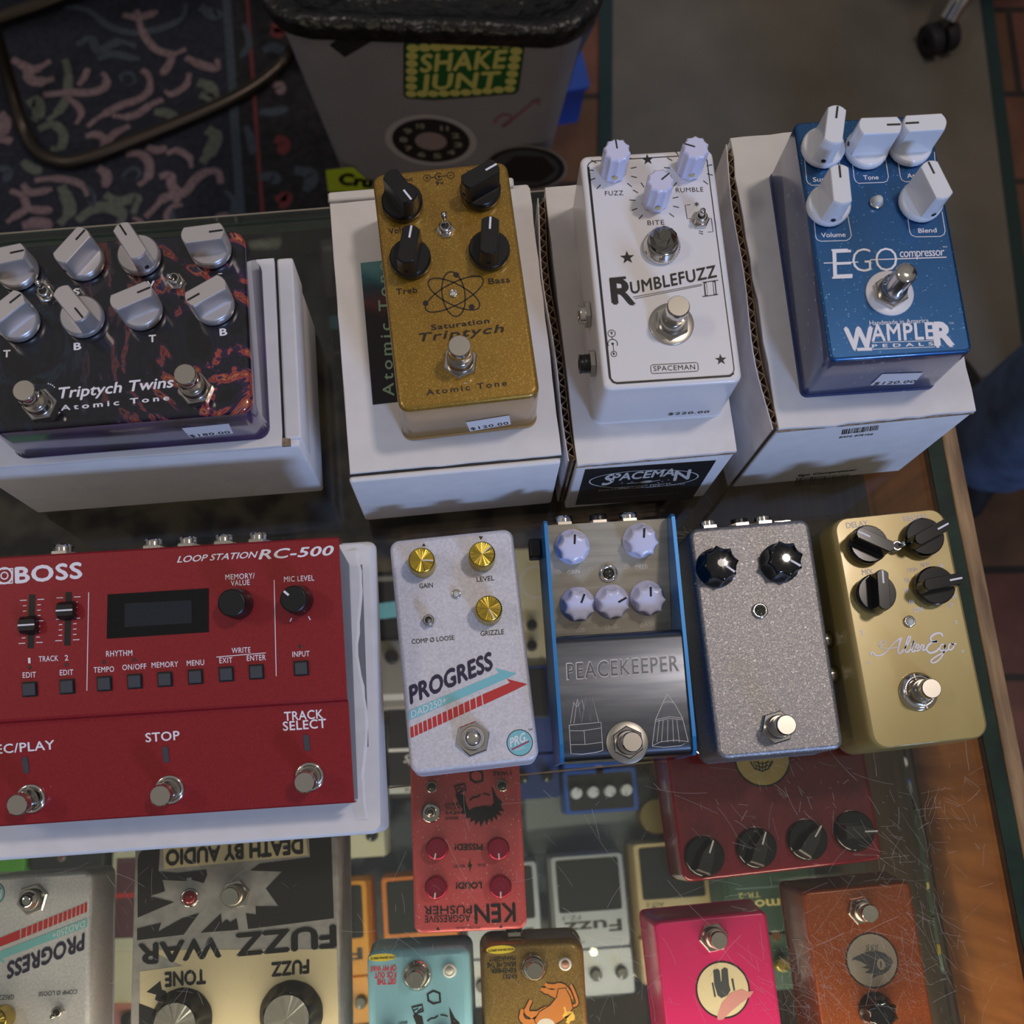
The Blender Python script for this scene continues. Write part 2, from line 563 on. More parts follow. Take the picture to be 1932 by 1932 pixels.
    def text(s, F, st, p0, p1, cap, m_, bold=0, space=1.0, shear=0, h=.16, p2=None, px=True):
        """st along the baseline p0 to p1; cap its capital height in mm, or p2 the photo's point at the top of the first letter."""
        global CAP
        if CAP is None:
            CAP = max(v[1] for v in text_mesh('H')[0])
        vs, fs = text_mesh(st, min(bold, 0), space)
        a, b = (Vector(F.at(p0)), Vector(F.at(p1))) if px else (Vector(p0), Vector(p1))
        xs = [v[0] for v in vs]
        x0, x1 = min(xs), max(xs)
        u = (b - a) / (x1 - x0)
        if p2 is not None:
            vv = ((Vector(F.at(p2)) if px else Vector(p2)) - a) / CAP
        else:
            d = (b - a).normalized()
            vv = Vector((-d.y, d.x)) * cap / CAP + d * cap / CAP * shear
        k = max(bold, 0) * .9        # heavier weights: the letters printed again, shifted a little each way
        for i, (dx, dy) in enumerate(((0, 0), (k, 0), (-k, 0), (0, k), (0, -k)) if k else ((0, 0),)):
            out = [a + u * (x - x0 + dx) + vv * (y + dy) for x, y in vs]
            s.add([(p.x, p.y, h + .003 * i) for p in out], fs, m_, F.M)

    def build(s, name, parent=None, label=None, X=None):
        me = bpy.data.meshes.new(name)
        k = .001
        me.from_pydata([(a * k, b * k, c * k) for a, b, c in s.v], [], s.f)
        for m_ in s.mats:
            me.materials.append(m_)
        me.polygons.foreach_set('material_index', s.m)
        me.polygons.foreach_set('use_smooth', s.s)
        me.update()
        o = bpy.data.objects.new(name, me)
        COL.objects.link(o)
        if parent is not None:
            o.parent = parent.o if isinstance(parent, Thing) else parent
        if label:
            o['label'] = label
        return o


def tag(o, label, cat, group=None, kind=None):
    o['label'] = label
    o['category'] = cat
    if group:
        o['group'] = group
    if kind:
        o['kind'] = kind
    return o


def spline(q, k, closed=False):
    n = len(q)
    out = []
    rng = range(n if closed else n - 1)
    g = (lambda i: q[i % n]) if closed else (lambda i: q[min(max(i, 0), n - 1)])
    for i in rng:
        a, b, c, d = g(i - 1), g(i), g(i + 1), g(i + 2)
        for j in range(k):
            t = j / k
            out.append(.5 * ((2 * b) + (c - a) * t + (2 * a - 5 * b + 4 * c - d) * t * t + (3 * b - a - 3 * c + d) * t ** 3))
    if not closed:
        out.append(q[-1])
    return out


def rrect(w_, l_, r, n=5):
    r = min(r, w_ / 2 - .01, l_ / 2 - .01)
    out = []
    for cx, cy, a in ((w_ / 2 - r, l_ / 2 - r, 0), (-w_ / 2 + r, l_ / 2 - r, PI / 2), (-w_ / 2 + r, -l_ / 2 + r, PI), (w_ / 2 - r, -l_ / 2 + r, 1.5 * PI)):
        for i in range(n + 1):
            t = a + PI / 2 * i / n
            out.append((cx + r * math.cos(t), cy + r * math.sin(t)))
    return out


def enclosure(b, w_, l_, h, top, side=None, r=5, fil=2.2, taper=1.5, lid=True):
    """Die-cast pedal housing: rounded corners, slight taper, rounded top edge, a bottom plate seam."""
    L_ = [(taper, 0, 0), (taper, 0, 1.6), (taper - 1.0, 0, 1.9), (taper - .6, 0, 2.4)] if lid else [(taper, 0, 0)]
    loops = [[(x, y, z) for x, y in rrect(w_ + d, l_ + d, r)] for d, _, z in L_]
    loops.append([(x, y, h - fil) for x, y in rrect(w_, l_, r)])
    b.loft(loops, side or top, None, True, True, False)
    loops = []
    for i in range(5):
        t = PI / 2 * i / 4
        ins = fil * (1 - math.cos(t))
        loops.append([(x, y, h - fil + fil * math.sin(t)) for x, y in rrect(w_ - 2 * ins, l_ - 2 * ins, max(r - ins, 1))])
    b.loft(loops, top, None, True, False, True)


# ------------------------------------------------------------------ hardware; every one is a part of its pedal
def pointer_knob(parent, F, xy, ang, m_, line, R=9.8, h=17, bw=8.6, bl=20, dh=5.5, screw=True):
    b = B()
    X = F.M @ T(xy[0], xy[1]) @ Rz(ang)
    b.lathe([(R - .4, .6), (R, 1.2), (R, dh - .8), (R - .7, dh)], m_, X)
    fw, f1 = bw / 2, bl / 2
    loops = []
    for z, k in ((dh - .5, 1.12), (dh + 2, 1.04), (h - 1, .97), (h - .2, .93), (h, .86)):
        l = []
        for sgn in (1, -1):
            for i in range(7):
                t = (i / 6 - .5)
                y = t * 2 * fw * k * sgn
                x = sgn * (f1 - 1.6 * (2 * t) ** 2) * (1 if z < h - .5 else .97)
                l.append((x, y, z))
        loops.append(l)
    sm = []
    b.loft(loops, m_, X, False)
    b.box(f1 * .30, f1 * .93, -.45, .45, h, h + .12, line, X)
    if screw:
        b.lathe([(1.1, 0), (1.1, .2)], 'ink', X @ T(-f1 - .1, 0, dh + 2.2) @ Ry(-PI / 2), 10)
    return b.build('knob', parent)


def cusp(R, depth, lobes, n, z):
    out = []
    for i in range(n):
        t = ((i * lobes / n) % 1) * 2 - 1
        r = R - depth * (1 - t * t)
        out.append((r * math.cos(2 * PI * i / n), r * math.sin(2 * PI * i / n), z))
    return out


def scallop(R, depth, lobes, n, z):
    return [((R - depth * (.5 + .5 * math.cos(lobes * 2 * PI * i / n)) ** 2) * math.cos(2 * PI * i / n),
             (R - depth * (.5 + .5 * math.cos(lobes * 2 * PI * i / n)) ** 2) * math.sin(2 * PI * i / n), z) for i in range(n)]


def fluted_knob(parent, F, xy, ang, m_, line, R=7.2, h=18, lobes=10):
    b = B()
    X = F.M @ T(xy[0], xy[1]) @ Rz(ang)
    n = lobes * 8
    b.loft([cusp(R, .75, lobes, n, .5), cusp(R, .75, lobes, n, h - 1.2)], m_, X, True, True, False)
    b.loft([cusp(R, .75, lobes, n, h - 1.2), cusp(R - .35, .7, lobes, n, h - .4), cusp(R - 1.1, .5, lobes, n, h)], m_, X, True, False, True)
    b.box(.5, R - .8, -.35, .35, h, h + .12, line, X)
    b.lathe([(1.3, 0), (1.3, .35)], 'gold_ink', X @ Rz(-PI / 2 - ang) @ T(R - .35, 0, 5) @ Ry(PI / 2), 10)
    return b.build('knob', parent)


def star_knob(parent, F, xy, ang, m_, line, R=8.6, h=12, lobes=8, depth=1.6, slot=True, dot=None):
    b = B()
    X = F.M @ T(xy[0], xy[1]) @ Rz(ang)
    n = lobes * 8
    loops = [cusp(R + .7, .2, lobes, n, .6), cusp(R + .5, .3, lobes, n, 2.2), cusp(R, depth * .8, lobes, n, 3.2), cusp(R - .3, depth, lobes, n, h - 2.2)]
    b.loft(loops, m_, X, True, True, False)
    dome = [cusp(R - .3, depth, lobes, n, h - 2.2)]
    for t, z in ((.93, h - 1.1), (.8, h - .45), (.55, h - .1), (.2, h)):
        dome.append([(x * t, y * t, z) for x, y, _ in cusp(R - .3, depth * t, lobes, n, 0)])
    b.loft(dome, m_, X, True, False, True)
    b.box(R * .25, R * .82, -.5, .5, h - .9, h + .1, line, X)
    if dot:
        b.lathe([(.7, 0), (.7, .3)], line, X @ T(R + .2, 0, 2.4) @ Ry(.5), 10)
    return b.build('knob', parent)


def knurl_knob(parent, F, xy, ang, m_, line, R=6.9, h=13, n=36):
    b = B()
    X = F.M @ T(xy[0], xy[1]) @ Rz(ang)
    lp = lambda z, r, d: [((r - d * (i % 2)) * math.cos(PI * i / n), (r - d * (i % 2)) * math.sin(PI * i / n), z) for i in range(2 * n)]
    b.loft([lp(.6, R, .45), lp(h - 1, R, .45)], m_, X, False, True, False)
    b.loft([lp(h - 1, R, .45), lp(h - .4, R - .35, 0), lp(h, R - .9, 0)], m_, X, True, False, True)
    # lathe-turned face: shallow cone
    kr = random.Random(5)
    ring_v = [((R - .95) * math.cos(2 * PI * i / 72), (R - .95) * math.sin(2 * PI * i / 72), h + .06 + kr.uniform(-.16, .16)) for i in range(72)]
    b.add(ring_v + [(0, 0, h + .22)], [(i, (i + 1) % 72, 72) for i in range(72)], m_, X)
    b.box(.4, R - .9, -.26, .26, h + .1, h + .34, line, X)
    return b.build('knob', parent)


def plain_knob(parent, F, xy, ang, m_, line=None, R=7, h=15, taper=.5, mcap=None):
    b = B()
    X = F.M @ T(xy[0], xy[1]) @ Rz(ang)
    b.lathe([(R + taper, .5), (R, h - .7), (R - .25, h - .2), (R - .8, h)], m_, X, 32, True, True, True, mcap)
    if line:
        b.box(R * .45, R * .92, -.5, .5, h, h + .12, line, X)
    return b.build('knob', parent)


def hexa(af):
    return [(af / math.sqrt(3) * math.cos(PI / 3 * i), af / math.sqrt(3) * math.sin(PI / 3 * i)) for i in range(6)]


def footswitch(parent, F, xy, cap_r=4.9, cap_h=20, bush=6, nut=14, washer=None, wm='nickel', dome=False, rot=.3, conical=False):
    """Bushing mesh with its washer, hex nut and button as sub-parts."""
    X = F.M @ T(xy[0], xy[1])
    b = B()
    prof = [(bush, 0)]
    for i in range(4):
        z = 3.3 + i * .8
        prof += [(bush, z), (bush - .35, z + .4)]
    prof += [(bush, 6.6), (bush - .5, 7.2)]
    b.lathe(prof, 'nickel', X, 28)
    o = b.build('footswitch', parent)
    if washer:
        b = B()
        if conical:
            b.lathe([(washer, .1), (washer, 1.0), (washer - 1.5, 3.2), (bush + .6, 3.6), (bush + .3, 2.0)], wm, X, 36)
            for k in range(4):
                b.box(washer - 4, washer - .7, -.35, .35, 2.4, 3.5, 'steel', X @ Rz(k * PI / 2 + .2))
        else:
            b.lathe([(washer, .05), (washer, .9), (washer - .3, 1.1), (bush, 1.1)], wm, X, 36)
        b.build('washer', o)
    if not conical:
        b = B()
        z0 = 1.1 if washer else .05
        hx = hexa(nut)
        b.loft([[(x, y, z0) for x, y in hx], [(x, y, z0 + 2.2) for x, y in hx], [(x * .93, y * .93, z0 + 2.9) for x, y in hx]], 'chrome', X @ Rz(rot), False)
        b.build('hex_nut', o)
    b = B()
    if dome:
        b.lathe([(cap_r + .6, 6), (cap_r + .6, 8.5), (cap_r, 9.3), (cap_r, cap_h - 1.8), (cap_r * .86, cap_h - .7), (cap_r * .6, cap_h - .15), (cap_r * .3, cap_h)], 'chrome', X, 28)
    else:
        b.lathe([(cap_r * .82, 5), (cap_r * .82, 10.0), (cap_r, 10.3), (cap_r, cap_h - .6), (cap_r - .5, cap_h)], 'chrome', X, 28, True, True, True, M['nickel'])
    b.build('button', o)
    return o


def toggle(parent, F, xy, tip, h=11, af=7.6, rnd=False):
    """tip: xy of the lever's end on the plane at height h."""
    X = F.M @ T(xy[0], xy[1])
    b = B()
    hx = hexa(af)
    if rnd:
        b.lathe([(af * .58, .05), (af * .58, 1.4), (af * .5, 2.2), (af * .4, 1.8), (2.9, 2.2)], 'chrome', X, 32)
    else:
        b.loft([[(x, y, .05) for x, y in hx], [(x, y, 1.5) for x, y in hx], [(x * .9, y * .9, 2.0) for x, y in hx]], 'chrome', X, False)
    b.lathe([(2.9, 1.8), (2.9, 3.0), (2.6, 3.2), (2.9, 3.6), (2.9, 4.6), (2.3, 5)], 'nickel', X, 20)
    b.lathe([(1.9, 5.02), (.2, 5.03)], 'ink', X, 16, False)
    o = b.build('toggle_switch', parent)
    b = B()
    dx, dy = tip[0] - xy[0], tip[1] - xy[1]
    b.tube([(dx * .25, dy * .25, 4.2), (dx * .6, dy * .6, h * .65), (dx * .95, dy * .95, h - .4), (dx, dy, h)], [.9, 1.15, 1.35, .5], 'chrome', 12, X)
    b.build('lever', o)
    return o


def led(parent, F, xy, r=2.5, lens='led_clear', bezel=True, h=2.6, ring_m='chrome', bz=1.2):
    X = F.M @ T(xy[0], xy[1])
    b = B()
    if bezel:
        b.lathe([(r + bz, .05), (r + bz, 1.0), (r + bz * .6, 1.7), (r, 1.4), (r, .2)], ring_m, X, 24, True, True, False)
    b.lathe([(r, .1), (r, h * .45), (r * .8, h * .8), (r * .4, h * .97), (.05, h)], lens, X, 20)
    return b.build('indicator_light', parent)


def jack(parent, X, black=False, r=5.2, ln=5):
    """Socket whose axis is the z axis of X."""
    b = B()
    hx = hexa(2 * r + 2.6)
    b.loft([[(x, y, 0) for x, y in hx], [(x, y, 2.2) for x, y in hx]], 'nickel', X, False)
    mm = 'blk_satin' if black else 'chrome'
    prof = [(r, 2)]
    for i in range(3):
        prof += [(r, 2.4 + i), (r - .3, 2.9 + i)]
    prof += [(r, ln), (r * .62, ln + .2), (r * .6, ln - 2)]
    b.lathe(prof, mm, X, 22, True, True, True, M['ink'])
    return b.build('jack_socket', parent)


def price_tag(parent, F, quad, txt, t0, t1, cap, paper=True):
    b = B()
    if paper:
        b.poly(F, quad, 'white_plain', .12)
    b.text(F, txt, t0, t1, cap * 1.3, 'ink', .02, 1.1, h=.2)
    return b.build('price_tag', parent)


def carton(name, label, x0, x1, y0, y1, h, flaps='front', group='white cartons under the pedals', rot=0):
    """White mailer box: folded body plus tucked lid with a visible fold gap."""
    th = Thing(name, label, 'box', ((x0 + x1) / 2, (y0 + y1) / 2, 0), rot, group)
    w_, l_ = x1 - x0, y1 - y0
    b = B()
    b.box(-w_ / 2, w_ / 2, -l_ / 2, l_ / 2, 0, h - 2.2, 'card_white', None, 1.2)
    b.build('body', th)
    return th, w_, l_


# ------------------------------------------------------------------ the setting
FZ = -950
b = B()
b.box(-2600, 2600, -1200, 3600, FZ - 20, FZ, 'floor')
o = b.build('floor'); o['kind'] = 'structure'

# patterned rug on the left
rug = Thing('rug', 'dark navy oriental rug with salmon scrolls on the floor left of the grey bin', 'rug', (0, 0, FZ))
b = B()
b.box(-1500, -85, 372, 2300, 0, 6, 'rug_navy')
FR = Face(rug, T(0, 0, 6))
# border to the right of the field
b.poly(FR, [(-302, 2300), (-86, 2300), (-86, 373), (-280, 373)], 'rug_dark', .5, False)
for x, wd, m_ in ((-296, 14, 'rug_slate'), (-262, 6, 'rug_red')):
    b.stroke(FR, [(x - 18, 2300), (x + 2, 900), (x + 6, 374)], wd, m_, .9, px=False)
curls = [
    ([(810, 400), (850, 440), (850, 520), (790, 570), (700, 600), (620, 640), (540, 690), (500, 725)], 34, 'rug_salmon'),
    ([(250, 545), (330, 535), (430, 530), (520, 530), (600, 500), (605, 440), (580, 420)], 36, 'rug_salmon'),
    ([(380, 560), (440, 600), (465, 650), (435, 710)], 30, 'rug_salmon'),
    ([(930, 570), (860, 600), (790, 650), (720, 670), (640, 660)], 34, 'rug_salmon'),
    ([(740, 720), (660, 760), (600, 820), (560, 860)], 34, 'rug_salmon'),
    ([(490, 780), (560, 770), (610, 810)], 34, 'rug_salmon'),
    ([(720, 880), (800, 880), (850, 930), (845, 1010), (790, 1060)], 40, 'rug_salmon'),
    ([(840, 840), (900, 860), (950, 840)], 36, 'rug_salmon'),
    ([(950, 880), (1010, 860), (1080, 900), (1090, 960)], 30, 'rug_salmon'),
    ([(910, 1010), (970, 1000), (980, 1060), (1020, 1110), (1000, 1160)], 42, 'rug_salmon'),
    ([(1260, 1050), (1240, 980), (1160, 990), (1100, 1040), (1050, 1100), (940, 1130), (880, 1190), (830, 1240)], 40, 'rug_salmon'),
    ([(560, 960), (610, 1000), (600, 1070)], 42, 'rug_salmon'),
    ([(60, 1090), (130, 1120), (150, 1190), (80, 1240), (40, 1270)], 34, 'rug_salmon'),
    ([(130, 1050), (180, 1100), (300, 1080)], 34, 'rug_salmon'),
    ([(150, 1190), (230, 1200), (300, 1200)], 36, 'rug_salmon'),
    ([(200, 1030), (300, 1020), (400, 1030), (470, 1060), (500, 1120)], 32, 'rug_salmon'),
    ([(130, 1290), (220, 1270), (300, 1290)], 50, 'rug_salmon'),
    ([(780, 60), (800, 150), (840, 230), (900, 290), (990, 310), (1060, 280)], 34, 'rug_salmon'),
    ([(990, 310), (960, 380), (920, 430)], 36, 'rug_salmon'),
    ([(1060, 330), (1140, 370), (1230, 390), (1240, 340)], 40, 'rug_salmon'),
    ([(1080, 420), (1060, 490), (980, 540), (940, 520)], 30, 'rug_salmon'),
    ([(700, 90), (800, 100), (900, 70)], 36, 'rug_salmon'),
    ([(70, 340), (140, 380), (200, 400), (290, 350)], 40, 'rug_salmon'),
    ([(150, 380), (170, 450), (230, 470), (310, 450)], 46, 'rug_salmon'),
    ([(0, 650), (30, 700), (10, 780), (70, 810)], 60, 'rug_salmon'),
    ([(450, 490), (490, 430), (500, 390)], 30, 'rug_salmon'),
    ([(370, 340), (390, 420), (380, 560), (330, 640), (270, 690)], 44, 'rug_sage'),
    ([(160, 600), (210, 580), (220, 650), (190, 690)], 62, 'rug_sage'),
    ([(220, 740), (300, 710), (360, 760), (350, 840), (290, 850)], 44, 'rug_sage'),
    ([(130, 920), (180, 960), (240, 980)], 50, 'rug_sage'),
    ([(350, 1060), (380, 1130), (400, 1200), (340, 1280)], 60, 'rug_sage'),
    ([(440, 1260), (520, 1200), (600, 1180), (700, 1220), (680, 1280)], 56, 'rug_sage'),
    ([(600, 1110), (680, 1150), (780, 1130), (760, 1220)], 50, 'rug_sage'),
    ([(1130, 470), (1200, 500), (1210, 560), (1140, 540)], 60, 'rug_sage'),
    ([(1180, 740), (1230, 780), (1200, 860), (1150, 930)], 66, 'rug_sage'),
    ([(880, 640), (960, 650), (1020, 700)], 50, 'rug_sage'),
    ([(370, 40), (500, 60), (620, 150), (760, 190), (930, 160), (1040, 100), (1060, 20)], 36, 'rug_slate'),
    ([(440, 260), (520, 220), (560, 290), (680, 240), (780, 270)], 44, 'rug_slate'),
    ([(560, 340), (640, 310), (740, 330), (800, 340)], 40, 'rug_slate'),
    ([(1140, 40), (1220, 90), (1250, 60)], 60, 'rug_slate'),
    ([(700, 470), (690, 430), (750, 420), (770, 470), (730, 490)], 18, 'rug_slate'),
    ([(500, 1060), (540, 1120), (530, 1170), (500, 1140)], 18, 'rug_slate'),
    ([(690, 1010), (760, 960), (800, 990), (770, 1030)], 20, 'rug_slate'),
    ([(0, 960), (50, 980), (30, 1040)], 46, 'rug_slate'),
    ([(1280, 1090), (1330, 1140), (1320, 1230)], 26, 'rug_slate'),
    ([(1390, 140), (1420, 250), (1370, 330)], 34, 'rug_slate'),
    ([(1400, 720), (1430, 800), (1440, 880)], 40, 'rug_slate'),
    ([(1560, 130), (1600, 190), (1540, 180)], 56, 'rug_red'),
    ([(1560, 480), (1600, 500), (1590, 540)], 44, 'rug_salmon'),
    ([(1570, 790), (1620, 820), (1600, 880)], 60, 'rug_red'),
    ([(1570, 1140), (1640, 1120), (1600, 1190)], 50, 'rug_red'),
    ([(1500, 290), (1560, 270), (1620, 310)], 50, 'rug_slate'),
    ([(1480, 640), (1560, 640), (1640, 620)], 44, 'rug_slate'),
    ([(1480, 1010), (1560, 1010), (1570, 1050)], 56, 'rug_slate'),
    ([(1680, 970), (1780, 1000), (1740, 1090)], 60, 'rug_slate'),
]
for pts, wd, m_ in curls:
    k = .38 if m_ == 'rug_salmon' else .34
    hh = (1.0 if m_ != 'rug_salmon' else 1.5) + .004 * len(b.f) / 40
    b.stroke(FR, [cR(*p) for p in pts], [wd * k * .75, wd * k, wd * k, wd * k * .6], m_, hh, curve=5)
# a rosette, and looser scrolls over the part of the rug seen through the glass
cx_, cy_ = cR(230, 190)
for i in range(11):
    a = 2 * PI * i / 11
    b.stroke(FR, [(cx_ + 10 * math.cos(a), cy_ + 9 * math.sin(a)), (cx_ + 42 * math.cos(a + .15), cy_ + 42 * math.sin(a + .15))], [20, 15], 'rug_salmon', 1.3 + .01 * i, px=False)
b.disc(FR, (cx_, cy_), 15, 'rug_red', 1.6, px=False)
rnd = random.Random(3)
for i in range(330):
    x, y = rnd.uniform(-760, -310), rnd.uniform(400, 930)
    if i > 230:
        x, y = rnd.uniform(-1100, -310), rnd.uniform(1400, 1700)
    a, k = rnd.uniform(0, 6.3), rnd.choice((1, -1)) * rnd.uniform(.6, 1.3)
    pts = [(x, y)]
    for j in range(4):
        x += 13 * math.cos(a); y += 13 * math.sin(a); a += k * .6
        pts.append((x, y))
    b.stroke(FR, pts, [6, 11, 10, 6], rnd.choice(('rug_salmon', 'rug_salmon', 'rug_sage', 'rug_slate')), .6 + .002 * i, px=False, curve=4)
b.build('pile', rug)
ro = rug.o

# grey-green floor mat on the right, slightly turned
b = B()
mt = Thing('floor_mat', 'large plain grey green mat on the floor behind the counter', 'mat', (0, 0, FZ))
FMt = Face(mt, T(0, 0, 0))
q = [(238, 560), (905, 560), (1040, 2100), (430, 2100)]
b.prism(q, 0, 5, 'mat_cloth')
for i, j in ((0, 3), (1, 2)):
    b.stroke(Face(mt, T(0, 0, 5)), [q[i], q[j]], 22, 'mat_edge', .4, px=False)
b.build('cloth', mt)

# ------------------------------------------------------------------ display case
XR, YB, YF, XL = 271.5, 354, -250, -700
SH, LO, CF = -105, -512, -800
case = Thing('display_case', 'glass topped shop display case with green painted frame and wooden right edge', 'display case', (0, 0, FZ))
Fz = lambda z: z - FZ
b = B()
b.box(XL, XR + 1, YF, YB, Fz(-6), Fz(0), 'glass')
FT = Face(case, T(0, 0, Fz(0)))
b.stroke(FT, [(XL, YB - .4), (XR, YB - .4)], 1.0, 'tan_ink', .05, px=False)
rs = random.Random(11)


def scr(x, y, ln, a, wd, k=0):
    pts = []
    for j in range(6):
        pts.append((x, y)); x += ln / 5 * math.cos(a); y += ln / 5 * math.sin(a); a += k
    b.stroke(FT, pts, wd, 'scratch', .06, px=False)


for i in range(150):       # the worn front of the counter
    x, y = rs.uniform(-225, 262), rs.uniform(-150, 5)
    scr(x, y, rs.choice((4, 8, 14, 30)) * rs.uniform(.6, 1.3), rs.uniform(0, PI), rs.uniform(.07, .2), rs.uniform(-.08, .08))
for cx_, cy_, n_, sp_ in ((160, -110, 170, 16), (215, -100, 120, 18), (218, -55, 50, 16), (245, -30, 40, 14), (-235, 125, 40, 12), (-160, -60, 50, 28), (60, -95, 40, 20), (-45, -80, 30, 16), (125, 135, 20, 14), (160, -20, 40, 20)):
    for i in range(int(n_ * 1.5)):
        scr(rs.gauss(cx_, sp_), rs.gauss(cy_, sp_ * .8), rs.choice((2, 3, 5, 8, 14)) * rs.uniform(.6, 1.4), rs.gauss(2.2, .7), rs.uniform(.05, .16), rs.uniform(-.1, .1))
for i in range(120):
    x, y = rs.uniform(-240, 262), rs.uniform(-150, 330)
    scr(x, y, rs.uniform(.2, .6), 0, rs.uniform(.2, .5))
b.build('glass_top', case, 'scratched clear glass top')
b = B()
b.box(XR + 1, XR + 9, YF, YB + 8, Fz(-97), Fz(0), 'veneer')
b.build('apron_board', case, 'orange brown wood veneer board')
b = B()
b.box(XR + 4, XR + 9, YF, YB + 8, 40, Fz(-97), 'dark_board')  # shade on the lower side wall, painted as a darker board
b.build('shade_panel', case, 'dark panel standing in for shade on the lower side wall')
b = B()
b.box(XR + 1, XR + 10, YF, YB + 8, Fz(.05), Fz(.6), 'green_paint')
b.box(XL, XR, YB - 5, YB + 1.5, Fz(-15), Fz(-6.1), 'green_paint')
b.build('frame', case, 'dark green painted frame')
b = B()
b.box(XR + 10.2, XR + 19.5, YF, YB + 8, 20, Fz(1.0), 'oak', None, .8)
b.build('edge_strip', case, 'light brown wooden edge strip')
b = B()
b.box(XL, XR, YB - 3.5, YB - .5, Fz(CF), Fz(-15), 'glass')
b.build('back_pane', case)
b = B()
b.box(XL, XR, YF, 13, Fz(SH - 5), Fz(SH), 'shelf_glass')
b.stroke(Face(case, T(0, 13, Fz(SH - 2.5)) @ Rx(-PI / 2)), [(XL, 0), (XR, 0)], 4, 'glass_edge', .1, px=False)
b.stroke(Face(case, T(0, 0, Fz(SH))), [(XL, 12.6), (XR, 12.6)], .8, 'cream_ink', .05, px=False)
b.build('shelf', case, 'upper glass shelf')
b = B()
b.box(XL, XR, YF, 160, Fz(LO - 6), Fz(LO), 'shelf_glass')
b.build('shelf', case, 'lower glass shelf')
b = B()
b.box(XL, XR, YF, YB - 4, 20, Fz(CF), 'case_floor')
b.build('base', case)
# ------------------------------------------------------------------ white cartons on the glass
GB = 'white cartons under the back row of pedals'
HT, HG, HS, HWB, HRC = 81, 84, 79, 96, 32


def wavy_edge(b, x, y0, y1, z0, z1, amp, m_in='corrugated', m_out='cut_edge', n=70, seed=1, thick=3):
    """The raw, open side of corrugated board: two liners with the fluting between them, standing along y."""
    r = random.Random(seed)
    ph = [r.uniform(0, 6) for _ in range(3)]
    f = lambda t: amp * (.6 * math.sin(5 * t + ph[0]) + .4 * math.sin(11 * t + ph[1]))
    top, inn, flu = [], [], []
    ys = [y0 + (y1 - y0) * i / n for i in range(n + 1)]
    lo = [(x + f(i / n), ys[i]) for i in range(n + 1)]
    hi = [(x + f(i / n) + thick, ys[i]) for i in range(n + 1)]
    for l, mm in ((lo, 'card_dull'), (hi, m_in)):
        vs = [(p[0], p[1], z) for z in (z0, z1) for p in l] + [(p[0] + .5, p[1], z) for z in (z0, z1) for p in l]
        k = n + 1
        fs = []
        for i in range(n):
            fs += [(i + 1, i, i + k, i + k + 1), (i + 2 * k, i + 1 + 2 * k, i + 3 * k + 1, i + 3 * k), (i + k, i + k + 2 * k, i + k + 2 * k + 1, i + k + 1)]
        b.add(vs, fs, mm)
    m = n * 6
    fl = []
    for i in range(m + 1):
        t = i / m
        fl.append((x + f(t) + .5 + (thick - .7) * (.5 + .5 * math.sin(t * n * 2.1)), y0 + (y1 - y0) * t))
    k = m + 1
    vs = [(p[0], p[1], z) for z in (z0, z1 - .4) for p in fl] + [(p[0] + .45, p[1], z) for z in (z0, z1 - .4) for p in fl]
    fs = []
    for i in range(m):
        fs += [(i + 1, i, i + k, i + k + 1), (i + 2 * k, i + 1 + 2 * k, i + 3 * k + 1, i + 3 * k), (i + k, i + 3 * k, i + 3 * k + 1, i + k + 1)]
    b.add(vs, fs, 'cut_edge')


def worn_lid(b, w_, l_, z0, z1, m_='card_white', x0=None, x1=None, y0=None, y1=None, sag=.8, seed=0):
    """Top panel of a carton with softly uneven edges."""
    r = random.Random(seed)
    x0 = -w_ / 2 if x0 is None else x0
    x1 = w_ / 2 if x1 is None else x1
    y0 = -l_ / 2 if y0 is None else y0
    y1 = l_ / 2 if y1 is None else y1
    n = 14
    pts = []
    for i in range(n):
        pts.append((x0 + (x1 - x0) * i / n, y0 + r.uniform(-.3, .3) * sag))
    for i in range(n):
        pts.append((x1 + r.uniform(-.3, .3) * sag, y0 + (y1 - y0) * i / n))
    for i in range(n):
        pts.append((x1 + (x0 - x1) * i / n, y1 + r.uniform(-.3, .3) * sag))
    for i in range(n):
        pts.append((x0 + r.uniform(-.3, .3) * sag, y1 + (y0 - y1) * i / n))
    b.prism(pts, z0, z1 - .4, m_)
    b.prism([(x * .997, y * .997) for x, y in pts], z1 - .4, z1, m_)


# carton under the marbled double pedal
th = Thing('cardboard_carton', 'white carton farthest left in the back row, under the marbled double pedal', 'box', (-152, 229, 0), -.012, GB)
b = B(); b.box(-80, 79.5, -50.5, 50, 0, HT - 2.5, 'card_white', None, 1.5); b.build('body', th)
b = B(); worn_lid(b, 0, 0, HT - 2.5, HT, x0=-80, x1=71, y0=-50.5, y1=50, seed=4); b.build('lid', th)
b = B()
b.box(72.4, 80.5, -47, 50, HT - 30, HT - .6, 'card_white', None, 1)
b.box(71.2, 72.2, -46.5, 50, HT - 3, HT - 2.2, 'ink')
b.box(69, 75, -50.2, -46.4, HT - 5, HT - .9, 'cut_edge')
b.build('tuck_flap', th)
